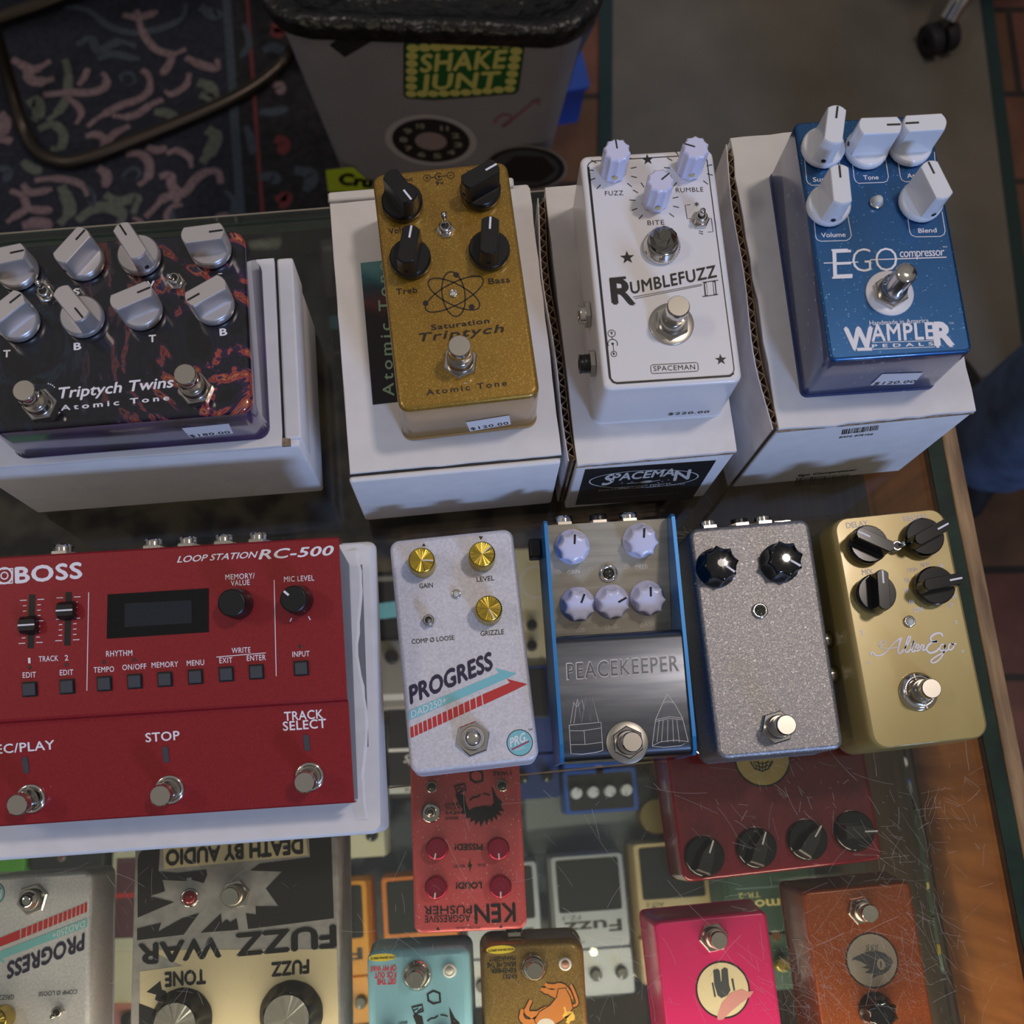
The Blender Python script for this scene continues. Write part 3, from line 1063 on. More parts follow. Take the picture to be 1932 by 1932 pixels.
# carton under the gold pedal
th = Thing('cardboard_carton', 'white carton under the gold glitter pedal, with a shallow lid recess and front flap', 'box', (1.5, 234.5, 0), .004, GB)
b = B(); b.box(-51.5, 52, -76, 74, 0, HG - 3, 'card_white', None, 1.2); b.build('body', th)
b = B(); worn_lid(b, 0, 0, HG - 3, HG, x0=-51, x1=52, y0=-75, y1=70, seed=5)
b.build('lid', th)
b = B(); b.box(-51.5, 44, 71, 76.2, HG - 22, HG + .8, 'card_white', None, 1); b.box(-51.9, -51.4, 71, 76, HG - 22, HG - .6, 'cut_edge'); b.build('back_flap', th)
b = B(); b.box(-51.8, 51.3, -79, -75.8, 12, HG - 1.5, 'card_white', None, 1.2)
b.box(-52.4, 52, -75.9, -75.0, HG - 3, HG - 1.6, 'ink'); b.build('front_flap', th)
# carton with the black label
th = Thing('cardboard_carton', 'white carton with a black oval logo label on its front, under the white pedal', 'box', (101, 232, 0), 0, GB)
b = B(); b.box(-39.5, 39.5, -77, 75, 0, HS - 2.6, 'card_white', None, 1); b.build('body', th)
b = B(); worn_lid(b, 0, 0, HS - 2.6, HS, x0=-39.5, x1=40, y0=-77, y1=75, seed=8)
b.box(-40, 40, -77.4, -76.8, HS - 3.2, HS - 2.4, 'cut_edge'); b.build('lid', th)
b = B(); wavy_edge(b, -44.6, -74, 70, 4, HS - 1.5, 1.7, seed=3, thick=3.4); b.build('side_flap', th, 'open side flap with raw corrugated edge')
FL = front_face(th, -77)
b = B()
b.poly(FL, [cC(220, 1685), cC(865, 1640), cC(745, 1830), cC(170, 1860)], 'black_matte', .25)
ov = [cC(508 + 268 * math.cos(a) * 1.0 + 0, 1730 + 42 * math.sin(a) - 14 * math.cos(a)) for a in [2 * PI * i / 40 for i in range(40)]]
b.stroke(FL, ov, .75, 'pale_ink', .4, True)
b.text(FL, 'S', cC(300, 1762), cC(352, 1752), 0, 'pale_ink', .03, p2=cC(325, 1712), h=.4)
b.text(FL, 'PACEMA', cC(350, 1740), cC(655, 1712), 0, 'pale_ink', .03, p2=cC(362, 1706), h=.4)
b.text(FL, 'N', cC(655, 1738), cC(728, 1730), 0, 'pale_ink', .03, p2=cC(665, 1692), h=.4)
b.disc(FL, cC(520, 1744), 3.2, 'pale_ink', .4, sy=.7)
b.stroke(FL, [cC(425, 1752), cC(520, 1746), cC(590, 1735)], .8, 'pale_ink', .45)
for q in ((400, 1750), (450, 1744), (600, 1742), (630, 1735), (580, 1748)):
    b.disc(FL, cC(*q), .5, 'pale_ink', .4, 6)
b.text(FL, 'HANDMADE EFFECTS', cC(368, 1776), cC(640, 1754), 1.7, 'pale_ink', .02, h=.4)
b.text(FL, 'PORTLAND - OR - USA - EARTH', cC(285, 1790), cC(705, 1757), 2.0, 'pale_ink', .02, h=.4)
b.text(FL, 'www.spacemaneffects.com', cC(250, 1832), cC(690, 1800), 1.5, 'grey_ink', 0, h=.4)
b.build('label', th, 'black label with a white oval logo')
# carton under the blue pedal
th = Thing('cardboard_carton', 'tallest white carton with printed barcodes and a torn wavy left edge, under the blue pedal', 'box', (205, 237.5, 0), .008, GB)
b = B(); b.box(-48, 48.5, -78.5, 79, 0, HWB - 3, 'card_white', None, 1); b.build('body', th)
b = B(); worn_lid(b, 0, 0, HWB - 3, HWB, x0=-48, x1=48.6, y0=-78.5, y1=79, sag=2, seed=6)
b.box(-48, 48.6, -78.9, -78.3, HWB - 3.6, HWB - 2.4, 'cut_edge'); b.build('lid', th)
b = B(); wavy_edge(b, -52.2, -78, 76, 1, HWB - .8, 2.4, seed=9, thick=3.2); b.build('side_flap', th, 'torn side flap with raw corrugated edge')
FL = front_face(th, -78.5)
b = B()
rb = random.Random(5)
for x0, x1, y0, y1, hh in ((555, 720, 1532, 1512, 22), (345, 585, 1762, 1742, 40)):
    b = B()
    x = x0
    while x < x1:
        wd = rb.choice((2, 3, 5))
        t = (x - x0) / (x1 - x0)
        yy = y0 + (y1 - y0) * t
        b.poly(FL, [cD(x, yy - hh / 2), cD(x + wd, yy - hh / 2), cD(x + wd - hh * .25, yy + hh / 2), cD(x - hh * .25, yy + hh / 2)], 'ink', .2)
        x += wd + rb.choice((3, 4, 6))
    if hh < 30:
        b.text(FL, 'WPLR 1065486', cD(550, 1542), cD(650, 1532), 1.5, 'ink', h=.2)
        b.text(FL, 'EAN: 075166', cD(538, 1560), cD(690, 1545), 2.4, 'ink', .02, h=.2)
    else:
        b.text(FL, 'Ego Compressor', cD(350, 1735), cD(615, 1708), 3.4, 'ink', .03, h=.2)
    b.build('printed_barcode', th)
# flat carton under the looper
th = Thing('cardboard_carton', 'wide flat white carton with a creased right edge, under the red looper', 'box', (-155, 66.5, 0), -.028)
b = B()
L_ = []
for z, d in ((0, -1), (1, 0), (HRC - 4, .5), (HRC - 1.2, -.6), (HRC, -3)):
    L_.append([(x + (2.2 * math.sin(y * .11) * (1 if x > 80 and 1 < z < HRC else 0)), y, z) for x, y in rrect(214 + d, 150 + d, 4, 4)])
b.loft(L_, 'card_white', None, True)
b.build('body', th)
FTc = top_face(th, HRC)
b = B()
b.poly(FTc, [cE(1690, 220), cE(1738, 217), cE(1768, 1090), cE(1725, 1095)], 'grey_panel', .15)
b.build('printed_panel', th, 'grey printed strip on the lid')
b = B()     # crumpled edge: a strip of small facets
rc = random.Random(2)
pts = []
for i in range(26):
    y = 70 - 138 * i / 25
    x = 98.5 + 1.6 * math.sin(i * .5) + rc.uniform(-.5, .5)
    pts.append((x, y, HRC + .5 + rc.uniform(0, .5)))
vs = [(x - 5 - rc.uniform(0, 2), y, HRC + .06) for x, y, z in pts] + [(x, y, z) for x, y, z in pts] + [(x + 1.2 + rc.uniform(0, .5), y, HRC + .12) for x, y, z in pts]
n = len(pts)
b.add(vs, [(i, i + 1, i + 1 + n, i + n) for i in range(n - 1)] + [(i + n, i + 1 + n, i + 1 + 2 * n, i + 2 * n) for i in range(n - 1)], 'card_white')
b.build('crumpled_edge', th, 'creased paper along the right edge')

# postcard under the gold pedal
th = Thing('postcard', 'dark space themed card with pale green lettering, half under the gold pedal', 'card', (-4, 235, HG))
FP = top_face(th, .35)
b = B()
p0, p1 = FP.at(cB(215, 580)), FP.at(cB(278, 1297))
b.prism([p0, p1, (p1[0] + 62, p1[1] + 2), (p0[0] + 62, p0[1] + 2)], 0.05, .35, 'postcard')
b.text(FP, 'Atomic Tone', cB(385, 1252), cB(350, 580), 0, mat('mint_ink', '93b292', .5), .015, 1.35, p2=cB(330, 1254), h=.14)
b.build('card_sheet', th)

# ------------------------------------------------------------------ pedals of the back row
def base_footswitch(th, F, cap, h, **k):
    return footswitch(th, F, F.at(cap, h), cap_h=h, **k)


# marbled double pedal
th = Thing('double_pedal', 'marbled black and purple double pedal with eight silver knobs, on a white carton', 'effects pedal', (-148.5, 229.5, HT), -.004)
F = top_face(th, 34)
b = B()
enclosure(b, 120.5, 92, 34, 'swirl', 'swirl_side', 6, 2.6, 3)
for s_, p0, p1, c_ in (('T', (20, 855), (60, 853), 3.4), ('B', (437, 812), (477, 808), 3.4), ('T', (877, 766), (917, 763), 3.4), ('B', (1295, 728), (1335, 724), 3.4),
                       ('V', (866, 446), (908, 443), 3.2), ('S', (435, 488), (468, 484), 3.0), ('-', (1285, 372), (1305, 370), 2)):
    b.text(F, s_, cA(*p0), cA(*p1), c_, 'white_ink', .035)
b.text(F, 'Triptych Twins', cA(335, 1098), cA(1015, 1030), 0, 'white_ink', .022, shear=.25, p2=cA(348, 1035))
b.text(F, 'Atomic Tone', cA(360, 1168), cA(995, 1106), 2.5, 'white_ink', .03, 1.5)
for q in ((285, 1010), (298, 1014), (310, 1020), (320, 1030), (350, 1180)):
    b.disc(F, cA(*q), .35, 'white_ink', .16, 6)
b.build('enclosure', th)
for c, t in (((20, 250), (90, 235)), ((420, 192), (490, 115)), ((762, 165), (710, 85)), ((1190, 122), (1310, 106)), ((25, 560), (95, 505)), ((417, 535), (490, 625)), ((770, 490), (890, 440)), ((1207, 460), (1100, 520))):
    pointer_knob(th, F, F.at(cA(*c), 17), F.ang(cA(*c), cA(*t), 17), 'silver_knob', 'ink')
for c, t in (((275, 490), (215, 405)), ((1037, 415), (990, 375))):
    toggle(th, F, F.at(cA(*c)), F.at(cA(*t), 11), 11)
for c in ((138, 1048), (1085, 952)):
    base_footswitch(th, F, cA(*c), 19, cap_r=5.1, rot=.1)
price_tag(th, front_face(th, -47.25, .041), [cA(1068, 1270), cA(1345, 1243), cA(1372, 1300), cA(1120, 1325)], '$180.00', cA(1122, 1322), cA(1355, 1298), 2.1)

# gold pedal
th = Thing('effects_pedal', 'gold glitter pedal with four black knobs and an atom drawing, on a white carton', 'effects pedal', (8.97, 234.6, HG + .4), .029)
F = top_face(th, 39)
b = B()
enclosure(b, 64.5, 120, 39, 'gold_paint', 'gold_side', 5, 2.2)
ink = 'brown_black'
M[ink] = mat(ink, '1c1008', .5)
for s_, p0, p1, c_ in (('Volume', (360, 435), (500, 415), 2.8), ('Treb', (397, 740), (503, 730), 2.8), ('Bass', (865, 688), (972, 677), 2.8), ('9v', (597, 188), (637, 182), 2.0), ('Out', (425, 172), (480, 163), 2.0), ('In', (757, 128), (775, 124), 2.0)):
    b.text(F, s_, cB(*p0), cB(*p1), c_, ink, .018, 1.05)
for q in ((552, 150), (672, 136)):
    b.ring(F, cB(*q), 1.65, .28, ink)
b.ring(F, cB(612, 143), 1.75, .42, ink, a0=.6, a1=5.7)
b.disc(F, cB(612, 143), .65, ink)
b.stroke(F, [cB(571, 148), cB(593, 146)], .35, ink); b.stroke(F, [cB(618, 143), cB(653, 138)], .35, ink)
b.stroke(F, [cB(543, 151), cB(561, 149)], .3, ink); b.stroke(F, [cB(552, 141), cB(552, 159)], .3, ink); b.stroke(F, [cB(664, 137), cB(680, 135)], .3, ink)
for cx_, cy_, ux, uy, vx, vy in ((686, 738, 20, 112, 56, -14), (690, 738, 145, -76, 22, 50), (688, 738, 128, 66, -26, 46)):
    b.stroke(F, [cB(cx_ + ux * math.cos(t) + vx * math.sin(t), cy_ + uy * math.cos(t) + vy * math.sin(t)) for t in [2 * PI * i / 48 for i in range(48)]], .6, ink, .15, True)
for q in ((700, 641), (545, 784), (778, 803)):
    b.disc(F, cB(*q), 1.35, ink, .18)
b.text(F, 'Saturation', cB(575, 920), cB(868, 884), 2.5, ink, .025, 1.1)
b.text(F, 'Triptych', cB(500, 980), cB(935, 930), 0, ink, .02, 1.15, p2=cB(512, 938))
b.text(F, 'Atomic Tone', cB(550, 1250), cB(957, 1200), 2.6, ink, .02, 1.35)
b.build('enclosure', th)
for c, t in (((415, 187), (475, 262)), ((822, 125), (905, 78)), ((457, 480), (472, 396)), ((868, 436), (873, 350))):
    pointer_knob(th, F, F.at(cB(*c), 17), F.ang(cB(*c), cB(*t), 17), 'blk_satin', 'white_ink', R=9.6, bw=8.2, bl=19)
toggle(th, F, F.at(cB(645, 418)), F.at(cB(637, 325), 12), 12)
led(th, F, F.at(cB(686, 738)), 1.3, bz=.6, h=1)
base_footswitch(th, F, cB(716, 998), 19, cap_r=5.2, nut=14.5)
price_tag(th, front_face(th, -60.5, .013), [cB(748, 1385), cB(968, 1350), cB(976, 1395), cB(770, 1432)], '$120.00', cB(775, 1425), cB(965, 1394), 2.6)

# white pedal
th = Thing('effects_pedal', 'white pedal with black stars and three fluted white knobs, on the carton with black label', 'effects pedal', (105.1, 234.5, HS), -.022)
F = top_face(th, 44)
b = B()
enclosure(b, 64, 119.5, 44, 'white_paint', None, 4, 1.8, 1)
fr = rrect(57.5, 113, 3.5)
b.stroke(F, fr, .45, 'ink', .12, True, False)
b.stroke(F, [(-28.4, 53.5), (-28.4, -54), (-27.2, -56), (-25.5, -56.7), (26.5, -56.7), (28.3, -55.4)], 1.05, 'ink', .15, px=False)
kn = []
for c, t in (((378, 110), (373, 80)), ((766, 98), (718, 84)), ((592, 262), (630, 230))):
    xy = F.at(cC(*c), 18)
    kn.append((xy, F.ang(cC(*c), cC(*t), 18)))
    for i in range(11):
        a = -PI * .75 - PI * 1.5 * (i - 10) / 10 - PI * 1.5 + PI * 1.5 - 0
        a = PI * 1.25 - PI * 1.5 * i / 10
        b.stroke(F, [(xy[0] + 9 * math.cos(a), xy[1] + 9 * math.sin(a)), (xy[0] + 11.8 * math.cos(a), xy[1] + 11.8 * math.sin(a))], .42, 'ink', px=False)
for s_, p0, p1 in (('FUZZ', (318, 338), (408, 335)), ('RUMBLE', (667, 322), (802, 318)), ('BITE', (527, 483), (610, 480))):
    b.text(F, s_, cC(*p0), cC(*p1), 2.35, 'ink', -.004, 1.1)


def star(F, c, r, m_):
    x, y = F.at(c)
    b.poly(F, [(x + r * (1 if i % 2 == 0 else .40) * math.sin(PI * i / 5), y + r * (1 if i % 2 == 0 else .40) * math.cos(PI * i / 5)) for i in range(10)], m_, .14, False)


for q, r in (((527, 160), 3.0), ((427, 643), 3.5), ((888, 1146), 2.8)):
    star(F, cC(*q), r, 'ink')
b.stroke(F, [cC(738, 382), cC(712, 385), cC(722, 452), cC(738, 450)], .3, 'ink')
b.stroke(F, [cC(825, 518), cC(850, 515), cC(841, 450), cC(828, 451)], .3, 'ink')
for i in range(3):
    a = PI * i / 3 + .5
    x, y = F.at(cC(769, 380))
    b.stroke(F, [(x - 1.2 * math.cos(a), y - 1.2 * math.sin(a)), (x + 1.2 * math.cos(a), y + 1.2 * math.sin(a))], .35, 'ink', .14 + .01 * i, px=False)
for yy in (514, 525):
    b.stroke(F, [cC(780, yy), cC(785, yy - 4), cC(790, yy), cC(795, yy + 3), cC(800, yy - 1)], .35, 'ink')
b.text(F, 'R', cC(357, 868), cC(462, 872), 0, 'ink', .04, p2=cC(345, 748))
b.stroke(F, [cC(340, 750), cC(420, 742)], 1.3, 'ink', .2)
b.text(F, 'UMBLEFUZZ', cC(447, 822), cC(868, 738), 0, 'ink', .022, 1.08, p2=cC(440, 765))
for d in (0, 8):
    b.stroke(F, [cC(455 + d, 838 + d), cC(795, 774 + d * .8)], .25, 'ink')
b.text(F, 'II', cC(812, 832), cC(865, 824), 0, 'ink', .035, 1.5, p2=cC(806, 768))
b.text(F, 'II', cC(815, 829), cC(862, 822), 0, 'white_paint', -.005, 1.7, p2=cC(809, 771), h=.22)
for y_ in (762, 832):
    b.stroke(F, [cC(797, y_ + 4), cC(875, y_ - 7)], .35, 'ink', .25)
for q, r in (((350, 1017), 1.7), ((361, 1118), 1.3)):
    b.ring(F, cC(*q), r, .3, 'ink')
b.text(F, '9', cC(345, 1024), cC(356, 1023), 1.5, 'ink', .02); b.text(F, '1', cC(358, 1122), cC(364, 1121), 1.0, 'ink', .02)
b.ring(F, cC(355, 1068), 2.2, .35, 'ink', a0=-.5, a1=PI + .5); b.disc(F, cC(355, 1068), .6, 'ink')
b.stroke(F, [cC(352, 1035), cC(353, 1048)], .3, 'ink'); b.stroke(F, [cC(357, 1070), cC(360, 1105)], .3, 'ink')
b.text(F, 'SPACEMAN', cC(557, 1203), cC(762, 1194), 2.4, 'ink', .0, 1.1)
b.stroke(F, [cC(551, 1172), cC(768, 1160), cC(775, 1167), cC(777, 1196), cC(771, 1203), cC(552, 1215), cC(545, 1209), cC(542, 1180)], .3, 'ink', closed=True)
b.build('enclosure', th)
for xy, a in kn:
    fluted_knob(th, F, xy, a, 'lavender', 'ink', R=6.4, h=18)
# faceted jewel lamp
X = F.M @ T(*F.at(cC(592, 598)))
b = B(); b.lathe([(8.4, .05), (8.6, .8), (8.6, 3), (8, 3.6), (7.6, 6.4), (7.0, 7)], 'chrome', X, 36)
for i in range(40):
    b.box(8.5, 8.75, -.3, .3, .8, 2.9, 'chrome', X @ Rz(2 * PI * i / 40))
o = b.build('indicator_light', th)
b = B(); jr = random.Random(4)
lp = []
for k, (r, z) in enumerate(((6.9, 7), (6.9, 8.4), (5.6, 10.8), (3.0, 12.2))):
    lp.append([(r * math.cos(2 * PI * (i + k * .5) / 8), r * math.sin(2 * PI * (i + k * .5) / 8), z) for i in range(8)])
b.loft(lp, mat('jewel', '8a857c', .06, 1, 1), X, False); b.build('jewel_lens', o)
toggle(th, F, F.at(cC(783, 462)), F.at(cC(800, 408), 11), 11, af=8)
base_footswitch(th, F, cC(680, 880), 19, cap_r=5.2, washer=10.4, nut=14.5, rot=.4)
FLs = left_face(th, -32.5)
for c, blk in (((208, 925), False), ((232, 1165), True)):
    x, y = FLs.at(cC(*c), 3)
    jack(th, FLs.M @ T(x, y), blk, 4.6, 4.5 if not blk else 7)
price_tag(th, front_face(th, -60.0, .005), [], '$220.00', cC(627, 1418), cC(828, 1406), 2.2, False)

# blue compressor
th = Thing('effects_pedal', 'metallic blue pedal with five white pointer knobs, on the tallest carton at right', 'effects pedal', (204.5, 233.0, HWB), -.022)
F = top_face(th, 43)
b = B()
enclosure(b, 64.5, 119.5, 43, 'blue_paint', 'blue_side', 3.2, 1.6, 1)
wi = 'white_ink'
for s_, p0, p1 in (('Tone', (650, 385), (718, 383)), ('Volume', (458, 648), (568, 644)), ('Blend', (900, 627), (983, 624)), ('Sustain', (420, 394), (530, 391)), ('Attack', (849, 377), (945, 373))):
    b.text(F, s_, cD(*p0), cD(*p1), 2.2, wi, .012)
for pts in (((595, 275), (607, 375), (612, 390), (627, 401), (742, 397), (757, 390), (763, 372), (748, 280)), ((380, 280), (390, 385), (397, 400), (413, 410), (525, 408), (540, 400), (545, 385), (540, 300)),
            ((803, 275), (817, 370), (823, 385), (840, 394), (955, 388), (972, 380), (980, 362), (972, 258)), ((420, 530), (432, 645), (438, 658), (455, 665), (572, 662), (588, 652), (594, 638), (578, 550)),
            ((847, 530), (860, 622), (868, 637), (888, 645), (1000, 643), (1016, 634), (1021, 618), (1007, 530))):
    b.stroke(F, [cD(*p) for p in pts], .32, wi)
b.text(F, 'E', cD(512, 832), cD(600, 828), 0, wi, -.012, p2=cD(507, 705))
b.stroke(F, [cD(503, 706), cD(578, 703)], .9, wi, .2); b.stroke(F, [cD(507, 832), cD(598, 829)], .9, wi, .2)
b.text(F, 'GO', cD(600, 806), cD(805, 800), 0, wi, -.015, p2=cD(597, 698))
b.stroke(F, [cD(468, 765), cD(625, 760)], .5, wi, .22); b.stroke(F, [cD(680, 750), cD(1027, 738)], .5, wi, .22)
b.text(F, 'compressor', cD(815, 738), cD(1018, 730), 0, wi, .004, .9, p2=cD(814, 700))
b.text(F, 'TM', cD(1010, 696), cD(1030, 694), .8, wi)
b.text(F, 'Handmade in America', cD(678, 1048), cD(947, 1036), 2.2, wi, .004)
b.text(F, 'W', cD(575, 1160), cD(700, 1156), 0, wi, .05, p2=cD(563, 1062))
b.text(F, 'AMPLE', cD(688, 1120), cD(972, 1110), 0, wi, .022, 1.08, p2=cD(682, 1045))
b.text(F, 'R', cD(980, 1142), cD(1058, 1138), 0, wi, .06, p2=cD(968, 1040))
b.stroke(F, [cD(620, 1158), cD(688, 1156)], 1.5, wi, .2)
b.text(F, 'PEDALS', cD(690, 1150), cD(968, 1139), 1.5, wi, .03, 1.8)
b.stroke(F, [cD(690, 1126), cD(975, 1117)], .3, wi); b.stroke(F, [cD(690, 1157), cD(975, 1146)], .3, wi)
b.text(F, 'TM', cD(1040, 1044), cD(1060, 1042), .8, wi)
b.build('enclosure', th)
for c, t in (((522, 130), (530, 66)), ((727, 135), (815, 132)), ((932, 122), (830, 128)), ((548, 402), (540, 325)), ((985, 382), (948, 308))):
    pointer_knob(th, F, F.at(cD(*c), 20), F.ang(cD(*c), cD(*t), 20), 'white_gloss', 'ink', R=10, h=20, bw=8.6, bl=19.5, dh=4.5)
led(th, F, F.at(cD(706, 492)), 2.4, 'led_clear', h=5, bz=.8)
base_footswitch(th, F, cD(850, 800), 21, cap_r=4.9, washer=10.8, wm='white_plain', nut=14, dome=True, rot=.5)
price_tag(th, front_face(th, -60.0, .005), [cD(680, 1320), cD(735, 1268), cD(922, 1262), cD(876, 1314)], '$120.00', cD(693, 1318), cD(880, 1307), 2.6)

# ------------------------------------------------------------------ front row
# red looper
th = Thing('loop_station', 'wide red looper with display, two sliders and three footswitches, on a flat white carton', 'looper pedal', (-144.5, 68.5, HRC), -.031)
Y0, YR, Y1 = -61.5, -14.3, 61.5
ZF0, ZF1, ZR0, ZR1 = 33, 42, 45.5, 57
b = B()
prof = [(Y0, ZF0 - 8), (Y0, ZF0 - 1), (Y0 + .6, ZF0), (YR - 2, ZF1 - .3), (YR - .6, ZF1 + .3), (YR, ZR0), (YR + 1, ZR0 + .6), (Y1 - 1, ZR1), (Y1, ZR1 - .8), (Y1, ZR1 - 10)]
prof2 = prof[::-1]
outer = [(y, z) for y, z in prof]
inner = [(y * .985, z - 2) for y, z in prof2]
ring_ = outer + inner
b.loft([[(x, y, z) for y, z in ring_] for x in (-86.5, 86.5)], 'rc_red', None, False)
FR_ = slope_face(th, YR + 1, ZR0 + .6, Y1 - 1, ZR1)
FF = slope_face(th, Y0 + .6, ZF0, YR - 2, ZF1 - .3)
wi = 'white_ink'
b.text(FR_, 'BOSS', cE(77, 305), cE(392, 280), 0, wi, .035, 1.08, p2=cE(75, 232))
b.stroke(FR_, [cE(-20, 240), cE(62, 236), cE(60, 305), cE(-22, 310)], .7, wi, closed=True)
b.ring(FR_, cE(22, 270), 3.6, .9, wi); b.ring(FR_, cE(22, 270), 1.6, .6, wi)
b.text(FR_, 'LOOP STATION', cE(850, 207), cE(1225, 183), 0, wi, .015, 1.0, p2=cE(862, 177))
b.text(FR_, 'RC-500', cE(1242, 191), cE(1590, 171), 0, wi, .025, 1.05, p2=cE(1258, 146))
for s_, p0, p1, c_ in (('MEMORY/', (1082, 290), (1222, 282), 2.5), ('VALUE', (1108, 319), (1198, 314), 2.5), ('MIC LEVEL', (1363, 300), (1507, 293), 2.5), ('RHYTHM', (510, 658), (635, 653), 2.6),
                       ('TEMPO', (450, 735), (548, 730), 2.5), ('ON/OFF', (588, 723), (702, 717), 2.5), ('MEMORY', (728, 712), (855, 706), 2.5), ('MENU', (897, 703), (980, 698), 2.5), ('WRITE', (1112, 642), (1202, 638), 2.5),
                       ('EXIT', (1053, 690), (1115, 687), 2.5), ('ENTER', (1185, 679), (1275, 674), 2.5), ('INPUT', (1403, 660), (1485, 656), 2.5), ('EDIT', (110, 760), (173, 757), 2.5), ('EDIT', (288, 748), (352, 745), 2.5),
                       ('1', (137, 690), (147, 689), 2.5), ('TRACK', (187, 683), (280, 678), 2.5), ('2', (312, 677), (328, 676), 2.5)):
    b.text(FR_, s_, cE(*p0), cE(*p1), c_, wi, .008, 1.08)
b.stroke(FR_, [cE(426, 350), cE(417, 822)], .35, wi); b.stroke(FR_, [cE(1315, 290), cE(1325, 752)], .35, wi); b.stroke(FR_, [cE(1038, 660), cE(1275, 640)], .35, wi)
for (xa, ya), (xb, yb) in (((155, 360), (147, 618)), ((330, 348), (323, 605))):
    b.stroke(FR_, [cE(xa, ya), cE(xb, yb)], 2.9, 'ink', .15)
    for i in range(9):
        t = .1 + .8 * i / 8
        x, y = xa + (xb - xa) * t, ya + (yb - ya) * t
        for sg in (-1, 1):
            ln = 32 if i in (0, 4, 8) else 17
            b.stroke(FR_, [cE(x + sg * 26, y - sg * 1.5), cE(x + sg * (26 + ln), y - sg * 3)], .35, wi)
for q in ((1395, 482), (1484, 474)):
    b.stroke(FR_, [cE(q[0] + (4 if q[0] < 1400 else -5), q[1] - 9), cE(*q), cE(q[0] + (-4 if q[0] < 1400 else 5), q[1] + 8)], .5, wi)
b.text(FF, 'STOP', cE(700, 1068), cE(862, 1056), 4.1, wi, .018, 1.06)
b.text(FF, 'REC/PLAY', cE(-62, 1128), cE(262, 1101), 4.1, wi, .018, 1.06)
b.text(FF, 'TRACK', cE(1365, 966), cE(1550, 953), 4.1, wi, .018, 1.06)
b.text(FF, 'SELECT', cE(1359, 1013), cE(1565, 998), 4.1, wi, .018, 1.06)
b.build('enclosure', th)
b = B()
side = [(Y0 + 2, 1), (Y1 - 1, 1), (Y1 - 1, ZR1 - 2.5), (YR + 1, ZR0 - 2), (YR - 1, ZF1 - 2.5), (Y0 + 2, ZF0 - 3)]
b.loft([[(x, y, z) for y, z in side] for x in (-85, 84.6)], 'grey_panel', None, False)
b.build('chassis', th, 'grey lower housing')
b = B()
b.poly(FR_, [cE(517, 360), cE(1002, 330), cE(1002, 540), cE(513, 572)], 'bezel', .35)
b.poly(FR_, [cE(600, 403), cE(920, 387), cE(922, 497), cE(598, 517)], 'screen', .5)
b.build('display', th, 'dark display, switched off')
for c in ((130, 506), (312, 436)):
    b = B()
    x, y = FR_.at(cE(*c), 4)
    X = FR_.M @ T(x, y)
    b.loft([[(px_, py_, z) for px_, py_ in rrect(8.2 - d, 8.6 - e_, .8, 2)] for z, d, e_ in ((.5, 0, 0), (3.2, .2, 1.0), (5.2, .6, 3.6))], 'blk_satin', X, False)
    b.box(-3.8, 3.8, -.35, .35, 5.2, 5.35, wi, X)
    b.build('slider_cap', th)
plain_knob(th, FR_, FR_.at(cE(1110, 400), 14), 0, 'blk_satin', None, 6.4, 14, .9)
plain_knob(th, FR_, FR_.at(cE(1407, 382), 14), FR_.ang(cE(1407, 382), cE(1360, 343), 14), 'blk_satin', 'white_ink', 6.2, 14, .9)
for c in ((138, 815), (318, 802), (497, 788), (643, 777), (788, 767), (935, 755), (1083, 742), (1228, 731), (1443, 714)):
    b = B()
    x, y = FR_.at(cE(*c), 1.5)
    X = FR_.M @ T(x, y)
    b.box(-3.5, 3.5, -3.5, 3.5, 0, .4, 'ink', X)
    b.box(-2.9, 2.9, -2.9, 2.9, .3, 2.2, 'slate', X, .5)
    b.build('button', th)
for c in ((142, 709), (320, 697), (499, 683), (644, 673), (1441, 610)):
    led(th, FR_, FR_.at(cE(*c)), .85, 'led_dark', False, .5)
for c in ((124, 1178), (796, 1127), (1471, 1071)):
    b = B()
    x, y = FF.at(cE(*c))
    b.loft([[(px_, py_, z) for px_, py_ in rrect(2.6, 7.8, 1.25)] for z in (0, .5)], 'slate', FF.M @ T(x, y) @ Rz(.06), False)
    b.build('indicator_light', th)
for c, tp in (((150, 1338), 0), ((815, 1295), 0), ((1485, 1233), 0)):
    xy = FF.at(cE(*c), .5)
    X = FF.M @ T(*xy)
    b = B()
    b.lathe([(6.9, .05), (6.9, 1.4), (6.2, 2.2), (5.0, 1.6), (4.9, .2)], 'chrome', X, 32)
    o = b.build('footswitch', th)
    b = B()
    b.lathe([(4.6, .1), (4.6, 10), (4.9, 10.3), (4.9, 16), (4.4, 16.5)], 'chrome', X, 28, True, True, True, M['nickel'])
    b.build('button', o)
FTP = Face(th, T(0, 0, 44))
for c in ((317, 160), (748, 128), (912, 116), (1083, 103), (1245, 94)):
    x, _ = FTP.at(cE(*c))
    jack(th, T(x, Y1, 47) @ Rx(-PI / 2), False, 4.6, 6)

